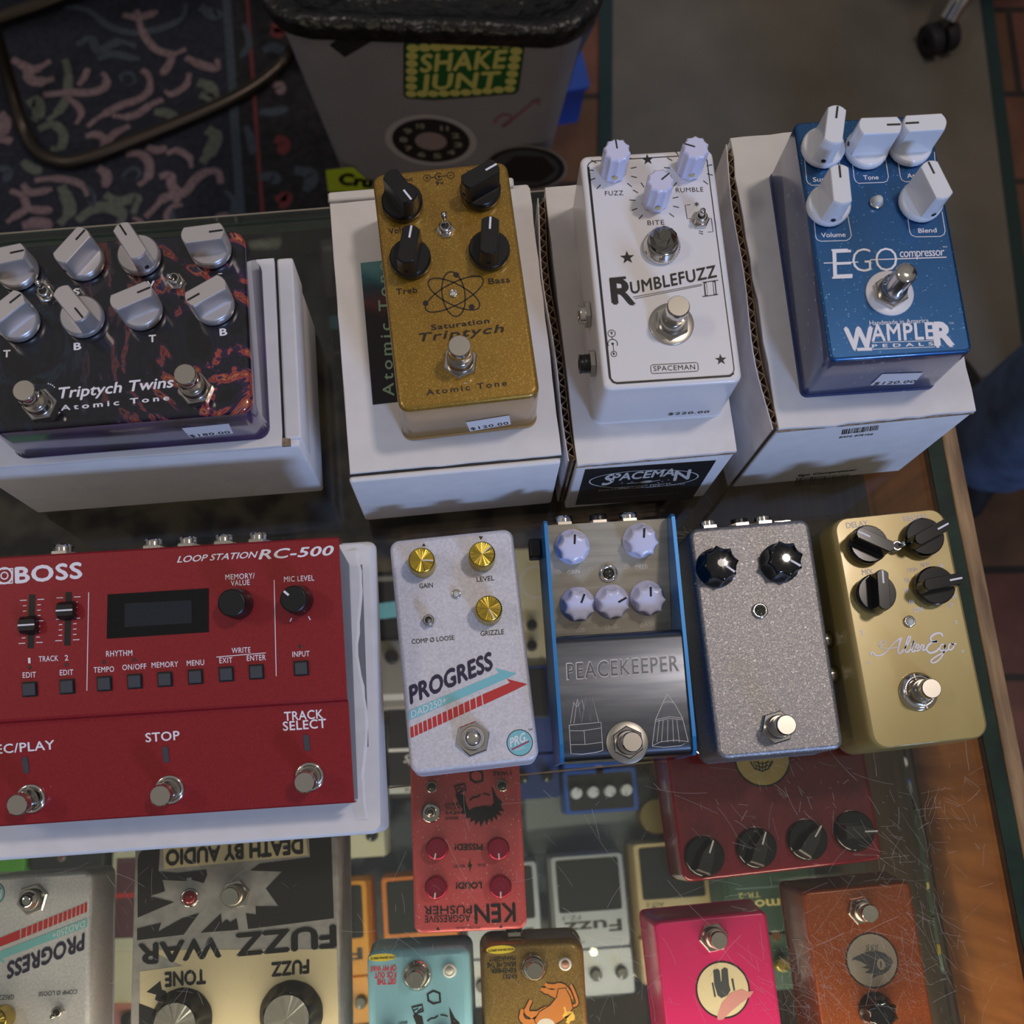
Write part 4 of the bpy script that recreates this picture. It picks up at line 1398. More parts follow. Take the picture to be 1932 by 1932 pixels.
# white and gold progress pedal on the glass
def progress_print(b, F, P):
    """Printing of the off-white pedal; P maps the reference drawing's coordinates to the face."""
    for s_, p0, p1, c_ in (('GAIN', (223, 468), (302, 463), 2.5), ('LEVEL', (560, 430), (663, 420), 2.5), ('GRIZZLE', (583, 748), (720, 737), 2.5), ('COMP Ø LOOSE', (178, 795), (428, 770), 2.3)):
        b.text(F, s_, P(*p0), P(*p1), c_, 'ink', .008, px=False)
    b.text(F, 'PROGRESS', P(172, 1145), P(652, 940), 0, 'navy_ink', .045, 1.02, p2=P(164, 1046), px=False)
    b.poly(F, [P(158, 1188), P(690, 965), P(668, 937), P(795, 968), P(735, 998), P(160, 1245)], 'teal_ink', .12, False)
    b.text(F, 'DAD250+', P(175, 1231), P(382, 1143), 0, 'white_ink', .0, p2=P(172, 1190), px=False, h=.2)
    b.poly(F, [P(592, 1092), P(755, 1022), P(735, 1000), P(857, 1030), P(790, 1064), P(600, 1152)], 'red_ink', .12, False)
    x = 168
    for i in range(14):
        wd = 17 + i * .95
        t = lambda q: 1285 + (1092 - 1285) * (q - 168) / (592 - 168)
        u = lambda q: 1348 + (1152 - 1348) * (q - 168) / (592 - 168)
        b.poly(F, [P(x, t(x)), P(x + wd, t(x + wd)), P(x + wd + 6, u(x + wd)), P(x + 4, u(x))], 'red_ink', .12, False)
        x += wd + 7.2
    for pts in (((248, 202), (236, 220), (260, 220)), ((583, 183), (570, 162), (597, 162))):
        b.poly(F, [P(*p) for p in pts], 'ink', .12, False)
    c = P(812, 1375)
    b.disc(F, c, 6.6, 'navy_ink', .11, 32, False); b.disc(F, c, 6.2, 'teal_ink', .16, 32, False)
    b.text(F, 'PRG.', P(757, 1402), P(856, 1362), 0, 'white_ink', .03, p2=P(755, 1350), px=False, h=.22)
    b.stroke(F, [P(764, 1416), P(868, 1366)], .7, 'magenta_ink', .24, px=False)
    b.text(F, 'Pedals', P(790, 1425), P(842, 1405), 1.2, 'white_ink', 0, px=False, h=.22)
    b.text(F, 'TM', P(864, 1308), P(887, 1304), 1.2, 'ink', 0, px=False)


th = Thing('effects_pedal', 'off-white pedal with red and pale blue arrows and three gold knobs, standing on the glass', 'effects pedal', (-2.8, 76, 0), .015)
F = top_face(th, 39)


F_REF = F


def Pref(x, y):
    return F_REF.at(cF(x, y))


b = B()
enclosure(b, 64.5, 120, 39, 'prog_paint', None, 5, 2.2)
progress_print(b, F, Pref)
b.build('enclosure', th)
kn = [(F.at(cF(234, 302), 13), F.ang(cF(234, 302), cF(305, 304), 13)), (F.at(cF(590, 266), 13), F.ang(cF(590, 266), cF(645, 215), 13)), (F.at(cF(630, 586), 13), F.ang(cF(630, 586), cF(668, 652), 13))]
for xy, a in kn:
    knurl_knob(th, F, xy, a, 'gold_knob', 'white_ink')
led_xy = F.at(cF(438, 502))
led(th, F, led_xy, 1.7, bz=.8)
tg = F.at(cF(278, 662))
toggle(th, F, tg, (tg[0] + .6, tg[1] - 1.5), 8, af=6)
fs_xy = F.at(cF(538, 1352))
footswitch(th, F, fs_xy, cap_r=4.2, cap_h=12, nut=15.5, dome=True, bush=6, rot=.25)

# folded steel pedal with blue sides
th = Thing('effects_pedal', 'folded steel pedal with blue side plates and five white star knobs', 'effects pedal', (75.2, 73.2, 0), -.035)
b = B()
sec = [(-60.5, 6), (-60.5, 46), (-59.6, 49.4), (-57, 51.5), (-53, 52.2), (-3, 54), (.2, 53), (1.4, 50.5), (1.4, 6)]
b.loft([[(x, y, z) for y, z in sec] for x in (-31.5, 31.5)], 'dark_steel', None, [True] * len(sec))
F2 = slope_face(th, -53, 52.2, -3, 54)
b.text(F2, 'PEACEKEEPER', cF(1090, 1005), cF(1750, 953), 0, 'pale_ink', .03, 1.1, p2=cF(1086, 910))
b.text(F2, 'PEACEKEEPER', cF(1093, 1002), cF(1747, 951), 0, 'dark_steel', .002, 1.135, p2=cF(1089, 913), h=.24)
S = lambda pts, wd=.22, cl=False: b.stroke(F2, [cF(*p) for p in pts], wd, 'pale_ink', .2, cl)
S([(1102, 1272), (1290, 1255), (1300, 1420)], .28); S([(1102, 1272), (1113, 1440), (1180, 1443), (1260, 1432), (1300, 1420)], .28)
S([(1106, 1305), (1180, 1305), (1293, 1288)]); S([(1112, 1387), (1200, 1385), (1298, 1372)]); S([(1190, 1300), (1196, 1385)])
S([(1110, 1262), (1130, 1135), (1137, 1160), (1152, 1120), (1175, 1255), (1200, 1110), (1228, 1248), (1238, 1108), (1275, 1252)])
S([(1130, 1262), (1150, 1120)]); S([(1140, 1170), (1160, 1150), (1178, 1122), (1190, 1180)])
S([(1678, 1088), (1640, 1170), (1610, 1240), (1590, 1395)], .28); S([(1678, 1088), (1730, 1160), (1768, 1230), (1803, 1372)], .28)
S([(1655, 1140), (1680, 1133), (1712, 1138)]); S([(1610, 1240), (1690, 1222), (1768, 1230)]); S([(1612, 1250), (1690, 1232), (1770, 1240)])
S([(1592, 1392), (1640, 1370), (1720, 1360), (1803, 1368), (1760, 1392), (1660, 1402), (1592, 1396)], .25)
for a_, b_ in ((1632, 1618), (1655, 1645), (1682, 1680), (1710, 1716), (1735, 1750)):
    S([(a_, 1240), (b_, 1372)])
b.build('enclosure', th)
b = B()
F1 = slope_face(th, 2, 27, 60.5, 45)
b.prism([(-31.5, 1.4), (31.5, 1.4), (31.5, 60.5), (-31.5, 60.5)], 6, 20, 'brushed')
sl = [(2, 19), (60.5, 19), (60.5, 45), (2, 27)]
b.loft([[(x, y, z) for y, z in sl] for x in (-31.5, 31.5)], 'brushed', None, False)
en = 'engraved'
M[en] = mat(en, 'd8d2c6', .6)
for s_, p0, p1 in (('GAIN', (1092, 388), (1165, 378)), ('TREB', (1490, 360), (1565, 350)), ('SUB', (1140, 728), (1195, 720)), ('LEVEL', (1318, 712), (1392, 700)), ('BASS', (1522, 697), (1608, 684))):
    b.text(F1, s_, cF(*p0), cF(*p1), 2.2, en, .01)
for q in ((1103, 128), (1230, 355), (1040, 372), (1437, 342), (1620, 322), (1540, 430), (1342, 442), (1255, 690), (1660, 657)):
    b.ring(F1, cF(*q), .9, .2, en, n=14)
b.build('control_panel', th, 'brushed steel control panel')
for sx, nm in ((-1, 0), (1, 1)):
    b = B()
    pl = [(-61, 1), (61, 1), (61.6, 40), (60.5, 54), (58.5, 56.5), (-52, 54.6), (-58.5, 53.2), (-61, 50)]
    x0, x1 = (sx * 31.6, sx * 33.4)
    b.loft([[(x, y, z) for y, z in pl] for x in ((x0, x1) if sx > 0 else (x1, x0))], 'thorpy_blue', None, False)
    b.build('side_plate', th, 'blue side plate')
for c, t in (((1133, 232), (1137, 160)), ((1540, 195), (1545, 125)), ((1165, 577), (1190, 510)), ((1370, 562), (1430, 528)), ((1583, 540), (1583, 470))):
    star_knob(th, F1, F1.at(cF(*c), 12), F1.ang(cF(*c), cF(*t), 12), 'lavender', 'ink', R=8.6, h=12, lobes=8, depth=1.5)
led(th, F1, F1.at(cF(1332, 378)), 2.6, 'led_dark', bz=2.2)
base_footswitch(th, F2, cF(1475, 1370), 19, cap_r=4.9, washer=10.4, wm='steel', nut=14, rot=.55)
for c in ((1075, 78), (1280, 64), (1455, 46)):
    x, _ = Face(th, T(0, 0, 40)).at(cF(*c))
    jack(th, T(x, 60.5, 36) @ Rx(-PI / 2), c[0] == 1280, 4.8, 6)
b = B()
x, y = left_face(th, -33.4).at(cF(905, 240), 3)
b.box(-40, -33.5, -x - 5, -x + 5, y - 5, y + 5, 'blk_satin', None, .8)
b.build('power_socket', th)

# bare cast aluminium pedal
th = Thing('effects_pedal', 'unpainted grey cast metal pedal with two black knobs and no lettering', 'effects pedal', (151.9, 67.4, 0), -.009)
F = top_face(th, 39)
b = B()
enclosure(b, 64.5, 120, 39, 'cast_alu', None, 5, 2.4, 2)
b.disc(F, cG(150, 493), .5, 'ink', .1, 8)
b.build('enclosure', th)
for c, t in (((290, 378), (352, 420)), ((643, 352), (715, 392))):
    star_knob(th, F, F.at(cG(*c), 13), F.ang(cG(c[0], c[1]), cG(*t), 13), 'blk_gloss', 'white_ink', R=10, h=13, lobes=8, depth=1.6, dot=True)
led(th, F, F.at(cG(498, 640)), 2.6, 'led_dark', bz=1.6)
base_footswitch(th, F, cG(645, 1258), 19, cap_r=5.0, nut=15, rot=.2)
for c in ((222, 172), (395, 152), (520, 152)):
    x, _ = Face(th, T(0, 0, 30)).at(cG(*c))
    jack(th, T(x, 60.2, 27) @ Rx(-PI / 2), c[0] == 395, 4.6, 5)
FS = Face(th, T(32.6, 0, 0) @ Rz(PI / 2) @ Rx(PI / 2))
for c in ((905, 790), (945, 978)):
    y = Face(th, T(0, 0, 22)).at(cG(*c))[1]
    jack(th, T(32.8, y, 20) @ Rz(PI / 2) @ Rx(PI / 2), False, 4.8, 7)

# tan pedal with script lettering
th = Thing('effects_pedal', 'glossy tan pedal with script lettering and four black pointer knobs, at the counter edge', 'effects pedal', (225.2, 65.2, 0), .012)
F = top_face(th, 44)
b = B()
lp = []
for z, d, r in ((0, 5.5, 9), (1.5, 6, 9), (12, 6, 9), (28, 4.2, 9), (38, 1.6, 8.5), (41.5, .4, 8.2), (43.2, -1.4, 7.6), (44, -4, 6.6)):
    lp.append([(x, y, z) for x, y in rrect(60.5 + d, 119.5 + d * .4, r, 6)])
b.loft(lp, 'alter_gold', None, True)
ci = 'white_ink'
for s_, p0, p1, c_ in (('DELAY', (970, 192), (1088, 178), 2.9), ('REGEN', (1282, 155), (1405, 143), 2.9), ('MIX', (1055, 445), (1115, 440), 2.9), ('DMM', (1302, 430), (1355, 424), 2.2), ('MOD', (1375, 403), (1423, 397), 2.2), ('PP', (1468, 412), (1495, 409), 2.2),
                       ('ER', (1287, 486), (1313, 483), 2.2), ('TP', (1283, 544), (1308, 541), 2.2), ('AN', (1308, 604), (1336, 600), 2.2), ('2290', (1335, 648), (1387, 641), 2.2), ('TP', (1523, 623), (1547, 620), 2.2), ('LP', (1545, 574), (1567, 571), 2.2)):
    b.text(F, s_, cG(*p0), cG(*p1), c_, ci, .012)
b.text(F, 'M', cG(1040, 748), cG(1046, 775), 1.6, ci); b.text(F, 'S', cG(1078, 915), cG(1082, 932), 1.6, ci); b.text(F, 'M', cG(1550, 695), cG(1555, 712), 1.6, ci); b.text(F, 'S', cG(1588, 853), cG(1592, 868), 1.6, ci)
for pts, wd in (
    ([(1105, 880), (1100, 868), (1112, 866), (1122, 880), (1150, 882), (1185, 862), (1225, 815), (1265, 785)], .55), ([(1265, 785), (1252, 830), (1248, 866), (1262, 868), (1275, 855)], .85),
    ([(1150, 830), (1180, 815), (1168, 800), (1148, 815), (1155, 838), (1195, 845), (1255, 835)], .42),
    ([(1275, 855), (1300, 820), (1315, 782), (1303, 784), (1290, 825), (1288, 862), (1302, 862), (1316, 845)], .6), ([(1316, 845), (1335, 800), (1322, 850), (1330, 862), (1345, 850)], .6), ([(1312, 822), (1345, 815)], .4),
    ([(1345, 850), (1362, 832), (1352, 822), (1343, 840), (1350, 858), (1366, 850)], .55), ([(1366, 850), (1376, 826), (1388, 828), (1380, 852), (1392, 852), (1402, 842)], .55),
    ([(1490, 778), (1478, 762), (1448, 765), (1425, 785), (1432, 805), (1462, 805), (1425, 815), (1402, 845), (1420, 868), (1455, 858), (1472, 840)], .75),
    ([(1500, 825), (1485, 822), (1474, 845), (1484, 858), (1500, 840), (1503, 822), (1496, 865), (1470, 905), (1440, 922), (1425, 912), (1450, 890), (1495, 865), (1520, 848)], .55),
    ([(1535, 815), (1522, 830), (1524, 850), (1540, 848), (1550, 828), (1538, 815), (1545, 822), (1565, 818)], .6)):
    b.stroke(F, [cG(*p) for p in pts], wd * 1.35, ci, .16 + .005 * len(pts), curve=6)
b.build('enclosure', th)
for c, t in (((1128, 252), (1062, 222)), ((1437, 212), (1510, 172)), ((1172, 522), (1166, 440)), ((1498, 480), (1590, 462))):
    pointer_knob(th, F, F.at(cG(*c), 16), F.ang(cG(*c), cG(*t), 16), 'blk_gloss', 'white_ink', R=10, h=16, bw=6.2, bl=20.5, dh=7, screw=False)
led(th, F, F.at(cG(1308, 698)), 2.0, bz=1.0)
tx = F.at(cG(1226, 298))
toggle(th, F, tx, (tx[0] + 3.0, tx[1] + .2), 8, af=6)
base_footswitch(th, F, cG(1432, 1060), 17, cap_r=5.0, washer=9.8, wm='chrome', conical=True)
# ------------------------------------------------------------------ upper shelf inside the case
ZT = 40
SG = 'pedals on the upper glass shelf'
# second off-white pedal, facing away
th = Thing('effects_pedal', 'off-white pedal turned upside down under the glass, leftmost on the upper shelf', 'effects pedal', (-263.5, -77, SH), PI - .03, SG)
F = top_face(th, ZT)
PR = lambda x, y: Pref(x, y)
b = B()
enclosure(b, 64.5, 120, ZT, 'prog_paint', None, 5, 2.2)
progress_print(b, F, PR)
b.build('enclosure', th)
for xy, a in kn:
    knurl_knob(th, F, xy, a, 'gold_knob', 'white_ink')
led(th, F, led_xy, 1.7, bz=.8)
toggle(th, F, tg, (tg[0] + 1.5, tg[1] + 2.0), 8, af=6)
footswitch(th, F, fs_xy, cap_r=4.2, cap_h=12, nut=15.5, dome=True, bush=6, rot=.25)

# stencilled fuzz pedal
th = Thing('effects_pedal', 'large grey pedal with black stencilled shapes and two big silver topped knobs', 'effects pedal', (-148.5, -79, SH), PI - .052, SG)
F = top_face(th, ZT)
b = B()
enclosure(b, 118, 140, ZT, 'dba_grey', None, 2.5, 1.2, 5)
Q = lambda *l: [cH(*p) for p in l]
b.poly(F, Q((800, 660), (1805, 655), (1815, 1120), (750, 1120), (750, 775), (980, 745)), 'cream_ink', .1)
b.poly(F, Q((875, 108), (1640, 58), (1652, 152), (880, 227)), 'cream_ink', .1)
for pl in (Q((738, 487), (738, 180), (745, 145), (770, 122), (858, 113), (850, 240), (950, 248), (1105, 230), (1112, 255), (1092, 302), (1030, 285), (1025, 270), (1000, 275), (1002, 292), (872, 285), (885, 345), (805, 372), (935, 403)),
           Q((1655, 45), (1775, 35), (1790, 490), (1330, 548), (1318, 462), (1372, 470), (1370, 425), (1492, 425), (1425, 330), (1512, 240), (1340, 235), (1395, 198), (1662, 165)),
           Q((735, 545), (865, 513), (850, 560), (975, 490), (1070, 460), (985, 578), (735, 608)),
           Q((1075, 568), (1185, 462), (1190, 515), (1215, 495), (1235, 510), (1268, 488), (1280, 552)),
           Q((785, 885), (860, 825), (868, 872), (890, 880), (905, 925), (860, 945), (830, 925), (838, 900)),
           Q((745, 945), (850, 985), (850, 1120), (745, 1120))):
    b.poly(F, pl, 'black_matte', .14)
for s_, p0, p1, p2, bo in (('FUZZ', (1795, 528), (1272, 575), (1798, 642), .04), ('WAR', (1182, 590), (745, 632), (1182, 695), .04), ('DEATH BY AUDIO', (1620, 64), (892, 130), (1622, 140), .05), ('TONE', (1100, 765), (885, 782), (1102, 838), .05), ('FUZZ', (1655, 712), (1458, 730), (1655, 782), .05)):
    b.text(F, s_, cH(*p0), cH(*p1), 0, 'ink', bo, p2=cH(*p2), h=.2)
b.build('enclosure', th)
base_footswitch(th, F, cH(1230, 375), 16, cap_r=5.2, nut=15, rot=.2)
led(th, F, F.at(cH(1012, 382), 3), 3.8, 'led_red', h=4, bz=1.6)
for c, r in (((935, 1062), 17), ((1535, 1030), 18)):
    xy = F.at(cH(*c), 16)
    b = B(); X = F.M @ T(*xy)
    n = 80
    b.loft([scallop(r, .2, 10, n, .5), scallop(r - .5, .6, 10, n, 2.5), scallop(r - 3, 1.2, 10, n, 5), scallop(r - 4, 1.2, 10, n, 15), scallop(r - 5, .4, 10, n, 16)], 'blk_satin', X)
    o = b.build('knob', th)
    b = B(); kr = random.Random(9)
    b.add([((r - 5.6) * math.cos(2 * PI * i / 60), (r - 5.6) * math.sin(2 * PI * i / 60), 16.25 + kr.uniform(-.22, .22)) for i in range(60)] + [(0, 0, 16.6)], [(i, (i + 1) % 60, 60) for i in range(60)], 'inlay', X)
    b.build('knob_inlay', o)

# red pedal with the bearded drawing
def beard(b, F, P, m_='black_matte'):
    b.poly(F, [P(*p) for p in ((705, 190), (725, 180), (762, 195), (770, 240), (790, 285), (820, 268), (850, 262), (890, 258), (920, 262), (940, 240), (930, 180), (925, 135), (940, 165), (960, 205), (990, 235), (985, 265), (1003, 290), (970, 290), (988, 322), (955, 310), (962, 345), (935, 325), (930, 360), (910, 335), (898, 378), (882, 345), (860, 388), (850, 350), (825, 378), (822, 345), (795, 360), (798, 330), (765, 338), (770, 310), (738, 305), (750, 280), (728, 250), (715, 215))], m_, .14)
    b.stroke(F, [P(*p) for p in ((793, 225), (815, 208), (840, 205), (858, 190))], .9, m_)
    b.stroke(F, [P(*p) for p in ((873, 186), (895, 188), (918, 196))], .8, m_)
    b.stroke(F, [P(*p) for p in ((700, 140), (762, 125), (768, 162), (716, 182))], 1.2, m_, closed=True)
    b.stroke(F, [P(*p) for p in ((712, 160), (740, 145), (735, 165), (760, 148))], .8, m_)
    b.stroke(F, [P(*p) for p in ((795, 60), (800, 100), (830, 118), (872, 108), (868, 55), (830, 40))], 1.3, m_, closed=True)


th = Thing('effects_pedal', 'coral red pedal with a bearded face drawing and four crimson knobs, under the glass', 'effects pedal', (-10.3, -13.5, SH), PI - .052, SG)
F = top_face(th, ZT)
b = B()
enclosure(b, 65, 120, ZT, 'ken_red', None, 5, 2.2)
for s_, p0, p1, c_, bo in (('PISSED!', (870, 490), (702, 492), 3.3, .03), ('LOUD!', (865, 724), (710, 727), 3.3, .03), ('DUAL', (887, 610), (838, 612), 1.6, .0), ('BOOST', (762, 616), (690, 618), 1.6, .0), ('KEN', (1066, 850), (822, 862), 10, .01), ('PUSHER', (805, 864), (515, 870), 4.4, .0),
                           ('AGGRESSIVE', (797, 920), (520, 926), 3.8, .0), ('I WAS', (1044, 46), (935, 50), 2.4, .01), ('BRIGHT', (722, 325), (643, 327), 1.5, .02), ('AVERAGE', (735, 293), (645, 295), 1.5, .02), ('NOT TOO', (733, 262), (643, 264), 1.5, .02), ('BRIGHT', (722, 240), (643, 242), 1.5, .02), ('9V DC -G-G', (857, 992), (713, 997), 1.3, .0)):
    b.text(F, s_, cI(*p0), cI(*p1), c_, 'ink', bo + .015)
b.poly(F, [cI(*p) for p in ((797, 576), (780, 632), (793, 630), (790, 668), (808, 612), (797, 615))], 'ink', .14)
for q in ((600, 1004), (982, 992)):
    x, y = F.at(cI(*q)); b.poly(F, [(x - 1.1, y + .8), (x + 1.1, y + .8), (x, y - .8)], 'ink', .14, False)
beard(b, F, cI)
b.build('enclosure', th)
for c, t in (((593, 520), (577, 590)), ((967, 520), (973, 595)), ((587, 758), (578, 835)), ((980, 752), (982, 825))):
    xy, a = F.at(cI(*c), 12), F.ang(cI(*c), cI(*t), 12)
    b = B(); X = F.M @ T(*xy) @ Rz(a)
    b.lathe([(6.6, .5), (6.4, 11), (6.0, 11.7), (5.6, 12)], 'red_knob', X, 32, True)
    for i in range(18):
        b.box(.8, 5.6, -.08, .08, 11.95, 12.1, 'magenta_ink', X @ Rz(2 * PI * i / 18))
    b.box(2.6, 6.0, -.4, .4, 12, 12.2, 'white_ink', X)
    b.build('knob', th)
for c in ((562, 145), (990, 137)):
    led(th, F, F.at(cI(*c)), 2.3, 'led_dark', bz=1.2)
xy = F.at(cI(557, 300)); toggle(th, F, xy, (xy[0] + .2, xy[1] + .4), 9, af=10, rnd=True)
for x in (-14, 14):
    footswitch(th, F, (x, -47), cap_h=17, rot=.4)

# pale blue pedal
th = Thing('effects_pedal', 'pale blue pedal with a yellow oval and red lettering, under the glass', 'effects pedal', (-47, -136, SH), PI - .045, SG)
F = top_face(th, ZT)
b = B()
enclosure(b, 59, 113, ZT, 'teal_paint', None, 6, 4.5, 3)
b.disc(F, cI(262, 1180), 7.8, 'yellow_ink', .14, 30, True, .27)
b.text(F, 'ECHO DRIVING EFFECTS', cI(338, 1172), cI(190, 1180), 1.1, 'ink', .04, h=.2)
for s_, p0, p1 in (('GET THE', (345, 1308), (232, 1312)), ('F.CK OUT', (345, 1267), (215, 1273)), ('OF MY WAY', (345, 1226), (187, 1233))):
    b.text(F, s_, cI(*p0), cI(*p1), 2.9, 'scarlet_ink', .045)
b.text(F, 'BRIGHT', cI(413, 1565), cI(358, 1570), 1.5, 'ink', .02)
beard(b, F, lambda x, y: cI(x - 258, y + 1342))
b.build('enclosure', th)
base_footswitch(th, F, cI(462, 1318), 18, cap_r=4.9, washer=8.6, wm='chrome', conical=True)
led(th, F, F.at(cI(670, 1257)), 2.4, 'led_clear', ring_m='white_plain', bz=1.6)
for c in ((290, 1700), (620, 1700)):
    knurl_knob(th, F, F.at(cI(*c), 12), 0, 'steel', 'ink')

# gold pedal with the prancing horse-like animal
th = Thing('effects_pedal', 'dull gold pedal with a brown animal drawing and yellow oval, under the glass', 'effects pedal', (18.3, -138, SH), PI - .055, SG)
F = top_face(th, ZT)
b = B()
enclosure(b, 58.5, 113, ZT, 'goat_gold', None, 8, 4.5, 3)
b.disc(F, cI(980, 1132), 8.2, 'yellow_ink', .14, 30, True, .28)
b.text(F, 'ECHO DRIVING EFFECTS', cI(1058, 1123), cI(905, 1133), 1.1, 'ink', .04, h=.2)
for s_, p0, p1 in (('KINDLY', (1077, 1280), (990, 1284)), ('REMEMBER:', (1073, 1243), (918, 1248)), ('BRING ME THE', (1073, 1206), (898, 1213)), ('MANAGER!!!', (1070, 1170), (912, 1178))):
    b.text(F, s_, cI(*p0), cI(*p1), 2.5, 'ink', .03)
body = [(1280, 1470), (1215, 1510), (1185, 1560), (1210, 1610), (1290, 1600), (1360, 1560), (1420, 1490), (1405, 1420), (1375, 1365), (1330, 1370), (1320, 1420)]
for wd, m_, h in ((1.2, 'ink', .13), (.0, 'brown_ink', .17)):
    for limb in ([(1400, 1440), (1360, 1365), (1280, 1358), (1250, 1340)], [(1390, 1470), (1310, 1400), (1255, 1382), (1225, 1372)], [(1270, 1500), (1200, 1530), (1140, 1510), (1165, 1440)], [(1260, 1530), (1160, 1580), (1110, 1550), (1112, 1495)], [(1400, 1480), (1445, 1460), (1430, 1400), (1405, 1345)]):
        b.stroke(F, [cI(*p) for p in limb], [5 + wd, 4.2 + wd, 3 + wd, 2 + wd] if limb[-1] != (1405, 1345) else 1.6 + wd, m_, h, curve=5)
b.poly(F, [cI(*p) for p in body], 'brown_ink', .2)
b.stroke(F, [cI(*p) for p in body], .5, 'ink', .22, True)
b.stroke(F, [cI(*p) for p in ((1368, 1480), (1378, 1520), (1400, 1540), (1385, 1580))], [1, 5, 6, 2], 'flame_ink', .24, curve=4)
b.disc(F, cI(1255, 1590), 5, 'pale_ink', .24, 20, True, .7)
b.build('enclosure', th)
base_footswitch(th, F, cI(1188, 1265), 18, cap_r=4.9, washer=8.2, wm='chrome', conical=True)
led(th, F, F.at(cI(1372, 1218)), 2.2, mat('led_pink', 'b08070', .2), ring_m='white_plain', bz=1.5)
jack(th, T(10, -57.5, 22) @ Rx(PI / 2), True, 5, 6)

# wide burgundy pedal
th = Thing('effects_pedal', 'wide glossy burgundy pedal with a row of four black knobs, under the glass at right', 'effects pedal', (171.3, -11, SH), PI + .012, SG)
F = top_face(th, 41)
b = B()
enclosure(b, 118.5, 94, 41, 'burgundy', None, 5, 2.4, 3)
b.disc(F, cJ(663, 78), 17, 'ink', .1, 40); b.disc(F, cJ(663, 78), 15.8, 'gold_ink', .16, 40)
for i in range(5):
    b.stroke(F, [cJ(620 + i * 22, 92), cJ(640 + i * 12, 135)], .7, 'ink', .2)
for yy, r in ((100, 34), (118, 28)):
    b.stroke(F, [cJ(663 - r, yy - 4), cJ(663, yy + 6), cJ(663 + r, yy - 6)], .7, 'ink', .22)
b.stroke(F, [cJ(605, 95), cJ(625, 128), cJ(663, 142), cJ(695, 128), cJ(715, 92)], .8, 'ink', .22)
b.build('enclosure', th)
for c, t in (((385, 600), (430, 455)), ((660, 540), (693, 415)), ((912, 500), (968, 400)), ((1118, 430), (1240, 425))):
    c2 = F.at(cJ(*c), 10)
    xy = F.at(cJ(*{385: (390, 556), 660: (645, 515), 912: (893, 476), 1118: (1122, 433)}[c[0]]), 7)
    a = F.ang(cJ(*c), cJ(*t), 10)
    b = B(); X = F.M @ T(*xy) @ Rz(a)
    b.lathe([(11.8, .4), (12, 1.2), (11.6, 3.6), (10.8, 4.2)], 'blk_gloss', X, 40)
    b.loft([[(x, y, z) for x, y in ((-9.5 * k, -4.4 * k), (2 * k, -4.0 * k), (10.4 * k, -.9 * k), (10.4 * k, .9 * k), (2 * k, 4.0 * k), (-9.5 * k, 4.4 * k))] for z, k in ((3.8, 1.06), (12.5, .96), (13.5, .86))], 'blk_satin', X, False)
    b.box(4, 11.4, -.4, .4, 4.3 if False else 13.4, 13.65, 'white_ink', X @ T(-1.5, 0))
    b.build('knob', th)
for x in (-35, 0, 35):
    footswitch(th, F, (x, -30), cap_h=17)

# pink pedal
th = Thing('effects_pedal', 'hot pink pedal with a round cream hand sticker, under the glass', 'effects pedal', (125, -138.5, SH), PI - .006, SG)
F = top_face(th, ZT)
b = B()
enclosure(b, 65.5, 120, ZT, 'pink_paint', None, 3.5, 1.8, 6)
c0 = F.at(cJ(472, 1200))
b.disc(F, c0, 15.6, 'ink', .1, 44, False); b.disc(F, c0, 14.6, 'cream_ink', .16, 44, False)
H_ = lambda l: [cK(*p) for p in l]
b.poly(F, H_([(382, 1560), (415, 1552), (428, 1568), (436, 1640), (440, 1640), (438, 1560), (460, 1542), (482, 1552), (492, 1660), (502, 1700), (480, 1735), (440, 1755), (412, 1735), (390, 1660)]), 'slate', .2)
b.poly(F, H_([(372, 1650), (384, 1645), (403, 1745), (390, 1748)]), 'slate', .2)
b.poly(F, H_([(505, 1622), (520, 1618), (534, 1700), (522, 1706)]), 'slate', .2)
b.poly(F, H_([(410, 1880), (440, 1790), (500, 1720), (580, 1690), (610, 1710), (660, 1705), (640, 1740), (560, 1800), (500, 1850), (450, 1900), (415, 1905)]), mat('torn_paper', 'c98a88', .7), .25)
b.build('enclosure', th)
base_footswitch(th, F, cJ(456, 963), 17, cap_r=5, nut=15, rot=.1)
for x in (-16, 16):
    pointer_knob(th, F, (x, 38), 1.2, 'blk_gloss', 'white_ink')

# copper coloured pedal
th = Thing('effects_pedal', 'copper orange pedal with a round grey fish emblem, under the glass beside the wood panel', 'effects pedal', (212.5, -130.5, SH), PI - .006, SG)
F = top_face(th, ZT)
b = B()
enclosure(b, 63.5, 120, ZT, 'orange_paint', None, 3.5, 1.8, 6)
c0 = F.at(cJ(1195, 1058))
b.disc(F, c0, 15.3, 'ink', .1, 44, False); b.disc(F, c0, 14.4, 'tan_ink', .16, 44, False)
b.poly(F, H_([(1325, 1500), (1345, 1475), (1400, 1450), (1440, 1435), (1500, 1430), (1560, 1445), (1600, 1480), (1615, 1510), (1590, 1560), (1550, 1590), (1500, 1605), (1470, 1620), (1480, 1590), (1420, 1580), (1455, 1555), (1400, 1545), (1440, 1530), (1395, 1505), (1350, 1490)]), 'slate', .2)
b.disc(F, cK(1532, 1522), 2.4, 'tan_ink', .25, 20, True, 1.3); b.stroke(F, [cK(1530, 1500), cK(1532, 1545)], .8, 'slate', .28)
for x in (1440, 1472, 1502):
    b.ring(F, cK(x, 1435), .9, .35, 'slate', .22); b.stroke(F, [cK(x - 3, 1425), cK(x - 6, 1390)], .4, 'slate', .22); b.stroke(F, [cK(x + 4, 1425), cK(x + 8, 1385)], .4, 'slate', .22)
b.build('enclosure', th)
base_footswitch(th, F, cJ(1188, 832), 17, cap_r=5, nut=14, rot=.1)
